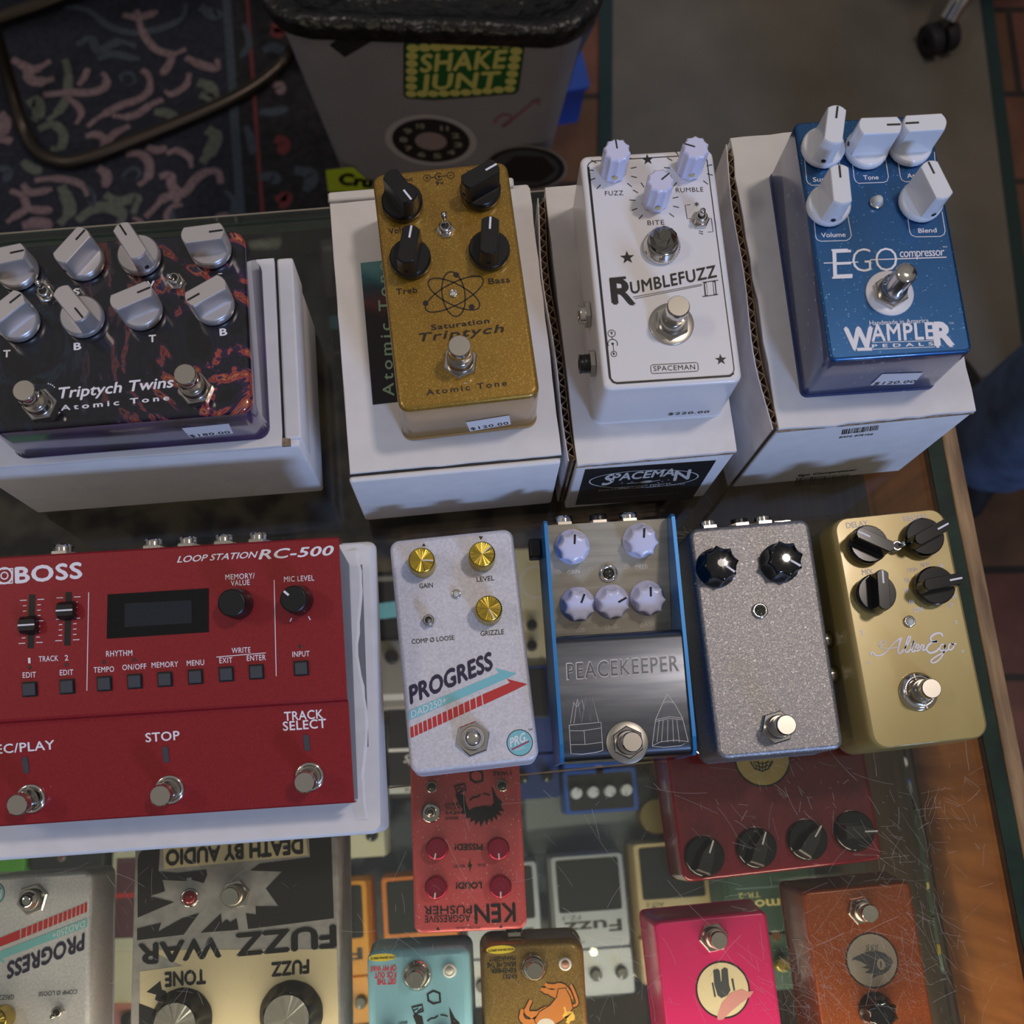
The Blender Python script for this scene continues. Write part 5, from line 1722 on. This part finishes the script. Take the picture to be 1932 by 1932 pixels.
star_knob(th, F, F.at(cJ(1250, 1320), 12), 2.0, 'blk_gloss', 'ink', R=9.5, h=13)
star_knob(th, F, (-16, 42), 2.0, 'blk_gloss', 'white_ink', R=9.5, h=13)

# ------------------------------------------------------------------ lower shelf
def compact(label, px, body, name, sub='', knobs=3, rot=PI - .027, knob_m='blk_satin', pad='rubber', group='compact pedals on the lower shelf', side=None, name_h=10, knob_line='white_ink', zb=LO, name_m='ink'):
    """Compact pedal with treadle: rear control step, hinged plate with rubber pad. px: where the photograph shows its centre."""
    x, y = W(px[0], px[1], zb + 57)
    th = Thing('compact_pedal', label, 'effects pedal', (x, y, zb), rot, group)
    b = B()
    b.loft([[(a, c, z) for a, c in rrect(73 - d, 129 - d, 4, 3)] for z, d in ((0, 0), (34, 1), (36, 3))], side or body, None, True)
    b.loft([[(a, c + 43, z) for a, c in rrect(72 - d, 42 - d, 3, 3)] for z, d in ((35, 0), (48, .5), (50, 2.5))], body, None, True)
    b.build('enclosure', th)
    b = B()
    b.loft([[(a, c - 21.5, z + (c + 40) * .03) for a, c in rrect(69 - d, 84 - d, 3, 3)] for z, d in ((36, 0), (53, 0), (55, 2))], body, None, True)
    FPd = slope_face(th, -63.5, 55 + (-42 + 40) * .03, 20.5, 55 + (42 + 40) * .03)
    if name:
        x_name = -27
        wdt = min(54, 13 * len(name))
        b.text(FPd, name, (x_name, 60), (x_name + wdt, 60), name_h, name_m, .025, px=False, shear=0, h=.3)
    if sub:
        b.text(FPd, sub, (27 - 4.2 * len(sub), 54), (27, 54), 4, name_m, .0, px=False, h=.3)
    b.build('pedal_plate', th)
    b = B()
    b.loft([[(a, c + 28, z) for a, c in rrect(59 - d, 47 - d, 2, 2)] for z, d in ((.05, 0), (1.2, .4), (1.5, 1.6))], pad, FPd.M, False)
    b.build('rubber_pad', th)
    for k in range(knobs):
        xx = -24 + 48 * k / max(1, knobs - 1) if knobs > 1 else 0
        plain_knob(th, Face(th, T(0, 0, 50)), (xx, 44), 1.2 + k, knob_m, knob_line, 5.2, 11)
    b = B()
    b.lathe([(4, 0), (4, 4), (3.6, 4.6)], 'chrome', T(0, 24.6, 46), 20)
    b.build('thumb_screw', th)
    return th


t_ = compact('grey compact pedal lettered fuzz, on the lower shelf beyond the dull gold pedal', (1117, 1745), 'boss_grey', 'Fuzz', 'FZ-3', 3, PI - .027)
b = B(); b.text(Face(t_, T(0, 0, 57.8)), 'OUTPUT', (8, 13), (29, 13), 2.6, 'ink', px=False, h=.3); b.build('output_lettering', t_)
compact('orange compact pedal lettered DS-1, on the lower shelf left of the coral red pedal', (795, 1785), 'boss_orange', 'Distortion', 'DS-1', 3, PI - .02)
compact('amber yellow compact pedal on the lower shelf, right of the stencilled pedal', (627, 1800), 'boss_yellow', 'F', '', 3, PI - .02)
compact('grey compact pedal half hidden under the coral red pedal, on the lower shelf', (952, 1762), 'boss_grey', 'BO', '', 3, PI - .03)
compact('beige compact pedal lettered preamp, on the lower shelf under the burgundy pedal', (1275, 1720), 'boss_beige', 'Preamp', 'AD-2', 4, PI - .03, name_h=6)
compact('dark green compact pedal lettered tremolo, low between the pink and copper pedals', (1462, 1705), 'boss_green', 'Tremolo', 'TR-2', 3, PI - .03, knob_m='gold_knob', pad='boss_green', name_h=7, knob_line='ink', zb=LO + 191, name_m='gold_ink')
t_ = compact('royal blue compact pedal with four pale knobs, on the lower shelf under the steel pedal', (1128, 1405), 'boss_blue', '', '', 4, PI - .035, 'pale_knob' if 'pale_knob' in M else 'white_plain', knob_line='ink')
b = B(); b.loft([[(a, c + 44, z) for a, c in rrect(62, 34, 2, 2)] for z in (50, 50.3)], 'boss_black', None, False); b.build('knob_panel', t_)
compact('dark blue compact pedal on the lower shelf, in the gap left of the steel pedal', (980, 1380), mat('boss_navy', '24376e', .4), '', '', 3, PI - .035, pad='boss_black')
compact('cream compact pedal in the lower shelf row behind, left of the coral red pedal', (650, 1490), 'boss_cream', '', '', 2, PI - .03)

# larger odds and ends on the lower shelf, seen through the gaps
def slab_unit(name, label, cat, c0, c1, h, m_, rot=-.06):
    (x0, y0), (x1, y1) = W(c0[0], c0[1], LO + h), W(c1[0], c1[1], LO + h)
    th = Thing(name, label, cat, ((x0 + x1) / 2, (y0 + y1) / 2, LO), rot)
    b = B()
    enclosure(b, abs(x1 - x0), abs(y1 - y0), h, m_, None, 4, 2.5)
    b.build('enclosure', th)
    return th, top_face(th, h), abs(x1 - x0), abs(y1 - y0)


th, F, w_, l_ = slab_unit('mixer_pedal', 'cream box with black knobs on the lower shelf, seen right of the off-white pedal', 'effects unit', (905, 1040), (1065, 1262), 46, 'boss_cream')
for q in ((1004, 1178), (1004, 1217), (960, 1178), (960, 1217), (1045, 1200)):
    plain_knob(th, F, F.at(q, 10), .4, 'blk_satin', None, 5, 10)
b = B()
b.ring(F, (1012, 1098), 16, 3, 'pale_ink', .3)
for q in ((985, 1240), (1010, 1242), (1035, 1240)):
    x, y = F.at(q); b.box(x - 5, x + 5, y - 3, y + 3, .1, .6, 'pale_ink', F.M)
b.build('dial_plate', th)
th, F, w_, l_ = slab_unit('effects_unit', 'grey box with black knobs on the lower shelf, left of the off-white pedal', 'effects unit', (655, 1215), (835, 1330), 44, 'tan_ink')
for q in ((738, 1238), (690, 1238), (786, 1236)):
    plain_knob(th, F, F.at(q, 10), .4, 'blk_satin', None, 6.5, 10)
b = B()
b.stroke(F, [(-w_ / 2 + 3, -l_ / 2 + 12), (w_ / 2 - 3, -l_ / 2 + 12)], 6, 'pale_ink', .2, px=False)
b.build('pale_trim', th)
th, F, w_, l_ = slab_unit('effects_unit', 'black box with a teal stripe, low between the looper and the off-white pedal', 'effects unit', (655, 1085), (835, 1208), 40, 'boss_black')
b = B()
b.stroke(F, [(-w_ / 2, -6), (0, -2), (w_ / 2, 4)], 16, 'teal_ink', .2, px=False)
b.stroke(F, [(-w_ / 2, l_ / 2 - 8), (w_ / 2, l_ / 2 - 8)], 5, 'tan_ink', .2, px=False)
b.build('stripe', th)
th, F, w_, l_ = slab_unit('effects_unit', 'black box with white script lettering on the lower shelf, beside the looper', 'effects unit', (727, 1338), (842, 1500), 42, 'boss_black')
b = B()
b.stroke(F, [(-w_ / 2, -l_ / 2 + 8), (w_ / 2, -l_ / 2 + 8)], 7, 'pale_ink', .2, px=False)
b.stroke(F, [(-w_ / 2, -l_ / 2 + 46), (w_ / 2, -l_ / 2 + 46)], 3, 'pale_ink', .2, px=False)
b.text(F, 'Speed', (-12, -l_ / 2 + 34), (16, -l_ / 2 + 34), 7, 'pale_ink', .01, px=False, shear=.35)
b.text(F, 'Line', (-4, -l_ / 2 + 22), (24, -l_ / 2 + 22), 7, 'pale_ink', .01, px=False, shear=.35)
b.text(F, 'Tube', (-12, -l_ / 2 + 6), (4, -l_ / 2 + 6), 3.4, 'ink', .02, px=False, shear=.2, h=.4)
b.build('lettered_panel', th)
th, F, w_, l_ = slab_unit('grey_slab', 'low grey blue slab on the lower shelf behind the grey fuzz pedal', 'display stand', (985, 1480), (1245, 1597), 6, mat('slab_grey', '7d858c', .5))  # plain low slab that gives this stretch of shelf a grey blue tone
th, F, w_, l_ = slab_unit('effects_unit', 'bright green pedal at the far left of the lower shelf', 'effects unit', (-60, 1500), (50, 1640), 48, 'leaf_green')
th, F, w_, l_ = slab_unit('effects_unit', 'black pedal with a small red light on the lower shelf, just below the looper', 'effects unit', (58, 1520), (200, 1650), 48, 'boss_black')
led(th, F, F.at((117, 1618)), 2.4, 'led_red')
th, F, w_, l_ = slab_unit('effects_unit', 'cream edged pedal with a dark red stripe, low left of the stencilled pedal', 'effects unit', (206, 1590), (300, 1790), 46, 'boss_cream')
b = B()
b.box(-w_ / 2 + 5, w_ / 2 - 5, -l_ / 2 + 12, l_ / 2 - 16, .1, .5, 'boss_maroon', F.M)
b.box(-w_ / 2 + 5, w_ / 2 - 5, l_ / 2 - 52, l_ / 2 - 48, .1, .8, 'red_ink', F.M)
b.build('treadle', th)
th, F, w_, l_ = slab_unit('effects_unit', 'ivory pedal on the lower shelf, in the gap left of the stencilled pedal', 'effects unit', (206, 1795), (300, 1890), 46, 'cream_ink')
th, F, w_, l_ = slab_unit('effects_unit', 'pale pink pedal with a black knob on the lower shelf, left of the stencilled pedal', 'effects unit', (206, 1894), (300, 2010), 46, 'salmon_plastic')
plain_knob(th, F, F.at((240, 1925), 10), .4, 'blk_satin', None, 6.5, 10)
x, y = W(1462, 1705, LO + 248)
th = Thing('shelf_riser', 'dark wooden riser block under the green compact pedal', 'display stand', (x, y, LO), -.03)
b = B(); b.box(2, 35, -64, 64, 0, 190.5, 'dark_board', None, 1.5); b.build('block', th)
x, y = W(1236, 1540, LO + 30)
th = Thing('metal_tin', 'small brass coloured tin on the lower shelf, under the burgundy pedal', 'tin', (x, y, LO))
b = B(); b.lathe([(16, 0), (16, 34), (17, 34.5), (17, 40), (16, 41)], mat('brass', 'a08a58', .35, .9), None, 32); b.build('can_body', th)

# ------------------------------------------------------------------ behind the counter
bin_ = Thing('waste_bin', 'grey plastic bin covered in stickers, standing on the floor behind the counter', 'waste bin', (33, 852, FZ), -.125)
HB = 655
b = B()
lp = []
for z, w_, l_, r in ((0, 190, 190, 40), (8, 196, 196, 42), (HB - 40, 308, 262, 48), (HB - 18, 312, 266, 48), (HB - 16, 324, 276, 50), (HB, 326, 278, 50), (HB, 314, 266, 46), (HB - 30, 300, 256, 44), (14, 186, 184, 36)):
    lp.append([(x, y, z) for x, y in rrect(w_, l_, r, 8)])
b.loft([l[::1] for l in lp], 'bin_plastic', None, True, True, True)
b.build('body', bin_)
FB = Face(bin_, T(0, -98, 8) @ Rx(PI / 2 + math.atan2(262 / 2 - 98, HB - 48)))
FB = Face(bin_, FB.M @ T(0, 0, .3))


def on_bin(px_, py_):
    return FB.at(cL(px_, py_))


b = B()
rd = [on_bin(*p) for p in ((728, 255), (745, 235), (1400, 205), (1425, 222), (1385, 515), (1360, 535), (900, 570), (745, 560), (728, 540))]
b.poly(FB, rd, 'sticker_dark', .2, False)
b.poly(FB, [on_bin(*p) for p in ((738, 260), (752, 242), (1395, 214), (1415, 230), (1378, 510), (1355, 527), (900, 560), (752, 552), (738, 535))], 'sticker_green', .4, False)
for i in range(10):
    t = i / 9
    b.disc(FB, on_bin(782 + (1378 - 782) * t, 272 + (245 - 272) * t), 6.2, 'sticker_gold', .6, 12, False)
    b.disc(FB, on_bin(772 + (1332 - 772) * t, 532 + (503 - 532) * t + 8 * math.sin(PI * t)), 5.8, 'sticker_gold', .6, 12, False)
for i in range(1, 6):
    t = i / 6
    b.disc(FB, on_bin(778 - 6 * t, 272 + 262 * t), 6, 'sticker_gold', .6, 12, False)
    b.disc(FB, on_bin(1378 - 46 * t, 245 + 260 * t), 6, 'sticker_gold', .6, 12, False)
b.text(FB, 'SHAKE', on_bin(826, 406), on_bin(1300, 382), 0, 'sticker_gold', .04, 1.08, p2=on_bin(834, 308), px=False, h=.8)
b.text(FB, 'JUNT', on_bin(822, 508), on_bin(1262, 490), 0, 'sticker_gold', .04, 1.08, p2=on_bin(830, 424), px=False, h=.8)
b.build('sticker', bin_, 'green marquee sticker with yellow bulbs')
b = B()
c = on_bin(885, 802)
b.disc(FB, c, 52, mat('dial_rim', 'a8a2a8', .5), .3, 40, False); b.disc(FB, c, 44, 'black_matte', .5, 40, False); b.disc(FB, c, 18, mat('dusty_pink', '8c7a7c', .6), .7, 28, False)
for i in range(10):
    a = PI / 2 - .55 - i * .60
    q = (c[0] + 31 * math.cos(a), c[1] + 31 * math.sin(a))
    b.text(FB, '10 9 8 7 6 5 4 3 2 1'.split()[9 - i] if i else '11', (q[0] - 4, q[1] - 4), (q[0] + 4, q[1] - 4), 9, 'tan_ink', .05, px=False, h=.8)
b.build('sticker', bin_, 'round black rotary dial sticker')
b = B()
c = on_bin(1420, 960)
b.disc(FB, c, 50, 'grey_ink', .3, 40, False); b.disc(FB, c, 47, 'black_matte', .5, 40, False); b.disc(FB, c, 40, 'slate', .6, 40, False); b.disc(FB, (c[0] + 4, c[1]), 33, 'black_matte', .7, 6, False)
b.build('sticker', bin_, 'round dark emblem sticker')
b = B()
b.poly(FB, [on_bin(*p) for p in ((285, 968), (440, 950), (520, 1020), (560, 1090), (300, 1090))], 'sticker_lime', .3, False)
b.text(FB, 'Cru', on_bin(360, 1045), on_bin(540, 1065), 0, 'ink', .07, p2=on_bin(372, 985), px=False, h=.6, shear=.2)
b.build('sticker', bin_, 'lime green sticker')
b = B()
b.poly(FB, [on_bin(*p) for p in ((305, 255), (395, 325), (690, 150), (560, 90))], 'black_matte', .4, False)
b.build('tape_strip', bin_, 'strip of black tape')
b = B()
b.stroke(FB, [on_bin(*p) for p in ((1245, 700), (1280, 660), (1330, 655), (1340, 690), (1290, 720), (1400, 640), (1470, 580), (1500, 575), (1495, 600))], 3.5, mat('pink_marker', '8a5a66', .7), .4, px=False, curve=4)
b.build('marker_scrawl', bin_, 'pink marker scribble')
# black liner, folded over the rim
b = B()
rb = random.Random(8)
lp = []
rim = rrect(330, 282, 52, 17)
m_n = len(rim)
wob = [rb.uniform(-1, 1) for _ in range(m_n)]
for z, k, amp, dz in ((-14, 1.003, 3, 3), (-9, 1.006, 3, 2), (-4, 1.008, 3, 2), (5, 1.0, 2, 2), (6, .93, 3, 2), (-8, .86, 6, 3), (-16, .74, 12, 5), (-20, .58, 16, 6), (-17, .42, 18, 7), (-22, .25, 20, 6), (-20, .06, 10, 2)):
    l = []
    for i, (x, y) in enumerate(rim):
        w2 = .5 * wob[i] + .25 * wob[i - 1] + .25 * wob[(i + 1) % m_n]
        drop = 9 * math.cos(min(1, abs(x) / 165) * PI / 2) * (1 if z <= -9 and y < 0 else 0) * (1 if z < -12 else .5)
        l.append((x * k * (1 + w2 * amp * .002), y * k * (1 + w2 * amp * .002), HB + z - (drop if z > -30 else 0) + dz * w2))
    lp.append(l)
b.loft(lp, 'bag', None, True, False, True)
o = b.build('bin_liner', None)
o.location = bin_.o.location; o.rotation_euler = bin_.o.rotation_euler
tag(o, 'black plastic liner bag folded over the rim of the grey bin', 'bin bag')
b = B()
pts = []
rb = random.Random(3)
lp = []
for k in range(5):
    y = -60 + k * 22
    lp.append([(160 + 6 * math.sin(k * 1.3 + j) - (z_ < 560) * 10 + rb.uniform(-2, 2), y, z_) for j, z_ in enumerate((650, 610, 570, 520, 470))])
vs = [p for l in lp for p in l]
b.add(vs, [(i * 5 + j, i * 5 + j + 1, i * 5 + j + 6, i * 5 + j + 5) for i in range(4) for j in range(4)], glass('film', 'e4e6ea', 1.6))
b.add([(x + .8, y, z) for x, y, z in vs], [(i * 5 + j + 5, i * 5 + j + 6, i * 5 + j + 1, i * 5 + j) for i in range(4) for j in range(4)], glass('film_inner', 'e4e6ea', 1.6))
b.build('clear_film', bin_, 'clear plastic film hanging at the right side')
x, y = W(1100, 172, FZ + 60)
th = Thing('plastic_tub', 'small blue plastic tub on the floor behind the grey bin', 'tub', (x - 34, y + 15, FZ), .1)
b = B(); b.loft([[(px_, py_, z) for px_, py_ in rrect(60 + d, 60 + d, 8)] for z, d in ((0, 0), (84, 6), (86, 14), (94, 14))], 'blue_plastic', None, True); b.build('body', th)

# tubular chair base on the rug
ch = Thing('cantilever_chair', 'chair with a bent bronze tube base resting on the rug', 'chair', (-560, 1330, FZ), 0)
I = ch.M.inverted()
loc = lambda px_, py_, z: tuple(I @ Vector((*W(px_, py_, FZ + z), FZ + z)))
path = [Vector(loc(*p)) for p in ((-60, -90, 260), (-28, 0, 190), (2, 100, 110), (22, 170, 60), (40, 230, 28), (58, 272, 17), (85, 296, 19), (130, 306, 19), (190, 290, 19), (260, 262, 19), (330, 234, 19), (400, 204, 19), (450, 180, 19), (500, 148, 20), (545, 105, 30), (575, 60, 90), (600, 0, 180), (625, -60, 260))]
b = B(); b.tube(spline(path, 5), 10.5, 'bronze', 14); b.build('base_tube', ch)
pa, pb = path[0], path[-1]
b = B()
b.tube(spline([pa, pa + Vector((0, 40, 160)), pa + Vector((60, 240, 190)), pb + Vector((-60, 240, 190)), pb + Vector((0, 40, 160)), pb], 6), 10.5, 'bronze', 12)
b.build('seat_tube', ch)
b = B()
mid = (pa + pb) / 2
b.box(mid.x - 190, mid.x + 190, mid.y + 30, mid.y + 420, mid.z + 185, mid.z + 225, 'black_matte', None, 12)
b.build('seat', ch)
b = B()
b.box(mid.x - 180, mid.x + 180, mid.y + 400, mid.y + 440, mid.z + 260, mid.z + 560, 'black_matte', None, 12)
b.build('backrest', ch)
for sg in (-1, 1):
    b = B(); b.tube([(mid.x + sg * 140, mid.y + 300, mid.z + 188), (mid.x + sg * 140, mid.y + 415, mid.z + 215), (mid.x + sg * 140, mid.y + 436, mid.z + 300)], 10, 'bronze', 10); b.build('back_post', ch)
b = B()
b.tube([loc(-40, 52, 20), loc(20, 28, 20), loc(75, 10, 20), loc(150, -20, 20), loc(250, -70, 20)], 12, 'bronze', 12)
o = b.build('cross_tube', ch)

# swivel chair on castors
cx_, cy_ = W(1772, 62, FZ + 35)
sc_ = Thing('swivel_chair', 'swivel chair with chrome legs and dark castors on the grey green mat', 'chair', (cx_ + 150, cy_ + 205, FZ), 0)
hub = Vector((0, 0, 105))
for k in range(5):
    a = math.atan2(-205, -150) + k * 2 * PI / 5
    d = Vector((math.cos(a), math.sin(a), 0))
    R = math.hypot(150, 205)
    b = B()
    b.tube(spline([hub + d * 20, hub + d * (R * .5) + Vector((0, 0, 14)), hub + d * (R * .85) + Vector((0, 0, -4)), d * (R - 2) + Vector((0, 0, 66))], 6), [24, 24, 23, 22, 21, 21, 20, 20, 19, 19, 18, 18, 17, 17, 17, 16, 16, 16, 16], 'chrome', 16)
    o = b.build('leg', sc_)
    b = B()
    q = d * R
    tx_ = 0.35
    X = T(q.x, q.y - 6, 31) @ Rz(.25) @ Ry(PI / 2)
    for s_ in (-14, 14):
        b.lathe([(16, s_ - 10), (25, s_ - 10), (26, s_ - 7), (26, s_ + 7), (25, s_ + 10), (16, s_ + 10)], 'black_matte', X, 28)
    b.lathe([(8, -24), (8, 24)], 'bronze', X, 12)
    b.lathe([(7, 34), (7, 66)], 'steel', T(q.x, q.y, 0), 12)
    b.build('castor', o)
b = B(); b.lathe([(34, 70), (36, 80), (36, 120), (28, 128), (26, 250), (18, 252), (18, 420)], 'chrome', None, 28); b.build('column', sc_)
b = B(); b.loft([[(x, y, z) for x, y in rrect(440 - d, 430 - d, 90, 8)] for z, d in ((420, 60), (430, 20), (470, 0), (490, 20), (497, 70))], 'black_matte', None, True); b.build('seat', sc_)
b = B(); b.loft([[(x, y + 205 + (z - 560) * .12, z) for x, y in rrect(380 - d, 50 - d * .2, 20, 5)] for z, d in ((560, 90), (580, 20), (760, 0), (900, 30), (940, 110))], 'black_matte', None, True); b.build('backrest', sc_)
b = B(); b.tube([(0, 120, 425), (0, 215, 440), (0, 238, 520), (0, 236, 640)], 14, 'chrome', 12); b.build('back_post', sc_)

# person standing behind the counter's right end
def body_tube(name, parent, chains, m_):
    """One continuous surface: elliptical sections swept along each chain, joined where limbs meet."""
    b = B()
    for ch_ in chains:
        loops = []
        for (x, y, z, rx, ry) in ch_:
            loops.append([(x + rx * math.cos(2 * PI * i / 20), y + ry * math.sin(2 * PI * i / 20), z) for i in range(20)])
        b.loft(loops, m_, None, True)
    return b.build(name, parent)


PX, PY = 852, 420
pe = Thing('person', 'person in blue jeans standing beside the right end of the counter', 'person', (PX, PY, FZ + 5), PI)
legs = []
for s_ in (-1, 1):
    x = s_ * 95
    legs.append([(x, -10, 60, 46, 58), (x, 0, 90, 60, 66), (x, 4, 130, 74, 76), (x, 8, 300, 78, 84), (x * .98, 0, 470, 74, 78), (x * .95, -2, 540, 78, 82), (x * .9, 0, 700, 92, 96), (x * .84, 0, 830, 100, 108)])
# body: one skinned surface, rooted at the pelvis
P_ = [(0, 0, 930), (0, 0, 1100), (0, -5, 1280), (0, 0, 1420), (0, -10, 1500), (0, -22, 1560), (0, -22, 1660),
      (90, 0, 860), (92, -2, 500), (95, 5, 95), (95, -120, 40), (-90, 0, 860), (-92, -2, 500), (-95, 5, 95), (-95, -120, 40),
      (170, 0, 1400), (215, 10, 1130), (200, -60, 890), (198, -80, 815), (-170, 0, 1400), (-215, 10, 1130), (-200, -60, 890), (-198, -80, 815)]
E_ = [(0, 1), (1, 2), (2, 3), (3, 4), (4, 5), (5, 6), (0, 7), (7, 8), (8, 9), (9, 10), (0, 11), (11, 12), (12, 13), (13, 14), (3, 15), (15, 16), (16, 17), (17, 18), (3, 19), (19, 20), (20, 21), (21, 22)]
R_ = [115, 105, 120, 95, 48, 70, 72, 75, 50, 36, 30, 75, 50, 36, 30, 50, 40, 28, 30, 50, 40, 28, 30]
me = bpy.data.meshes.new('body')
me.from_pydata([tuple(c * .001 for c in p) for p in P_], E_, [])
bo = bpy.data.objects.new('body', me)
COL.objects.link(bo)
md = bo.modifiers.new('skin', 'SKIN'); md.use_smooth_shade = True
for lay in me.skin_vertices:
    for v_, r in zip(lay.data, R_):
        v_.radius = (r * .001, r * .001)
    lay.data[0].use_root = True
sb = bo.modifiers.new('sub', 'SUBSURF'); sb.levels = 2; sb.render_levels = 2
me.materials.append(M['skin'])
bo.parent = pe.o
# face details and hair
b = B()
hd = T(0, -22, 1615)
b.loft([[(x * 1.0, y, z) for x, y in [(84 * k * math.cos(2 * PI * i / 24), 98 * k * math.sin(2 * PI * i / 24) + 6) for i in range(24)]] for z, k in ((-10, .98), (30, 1.03), (70, .98), (100, .75), (118, .35), (122, .05))], 'hair', hd)
b.build('hair', pe)
body_tube('jeans', pe, legs + [[(0, 0, 800, 172, 118), (0, 0, 860, 178, 128), (0, 0, 960, 165, 122), (0, 0, 1010, 158, 118)]], 'denim')
sh = [[(0, 0, 985, 172, 126), (0, 0, 1100, 160, 122), (0, -4, 1280, 182, 132), (0, 0, 1400, 175, 112), (0, 0, 1450, 110, 80), (0, -4, 1480, 62, 60)]]
for s_ in (-1, 1):
    sh.append([(s_ * 224, 4, 1120, 58, 58), (s_ * 212, 4, 1220, 62, 62), (s_ * 185, 2, 1350, 66, 66), (s_ * 150, 0, 1430, 60, 60)])
body_tube('shirt', pe, sh, 'shirt')
for s_ in (-1, 1):
    b = B()
    lp = []
    for z, k, l in ((0, 1.0, 1), (22, 1.03, 1), (26, .98, .98), (60, .9, .86), (86, .78, .56), (100, .74, .5)):
        lp.append([(s_ * 95 + 48 * k * math.cos(2 * PI * i / 24), -48 + 48 * (1 - l) + 135 * l * math.sin(2 * PI * i / 24), z) for i in range(24)])
    b.loft(lp, 'black_matte'); b.build('shoe', pe)
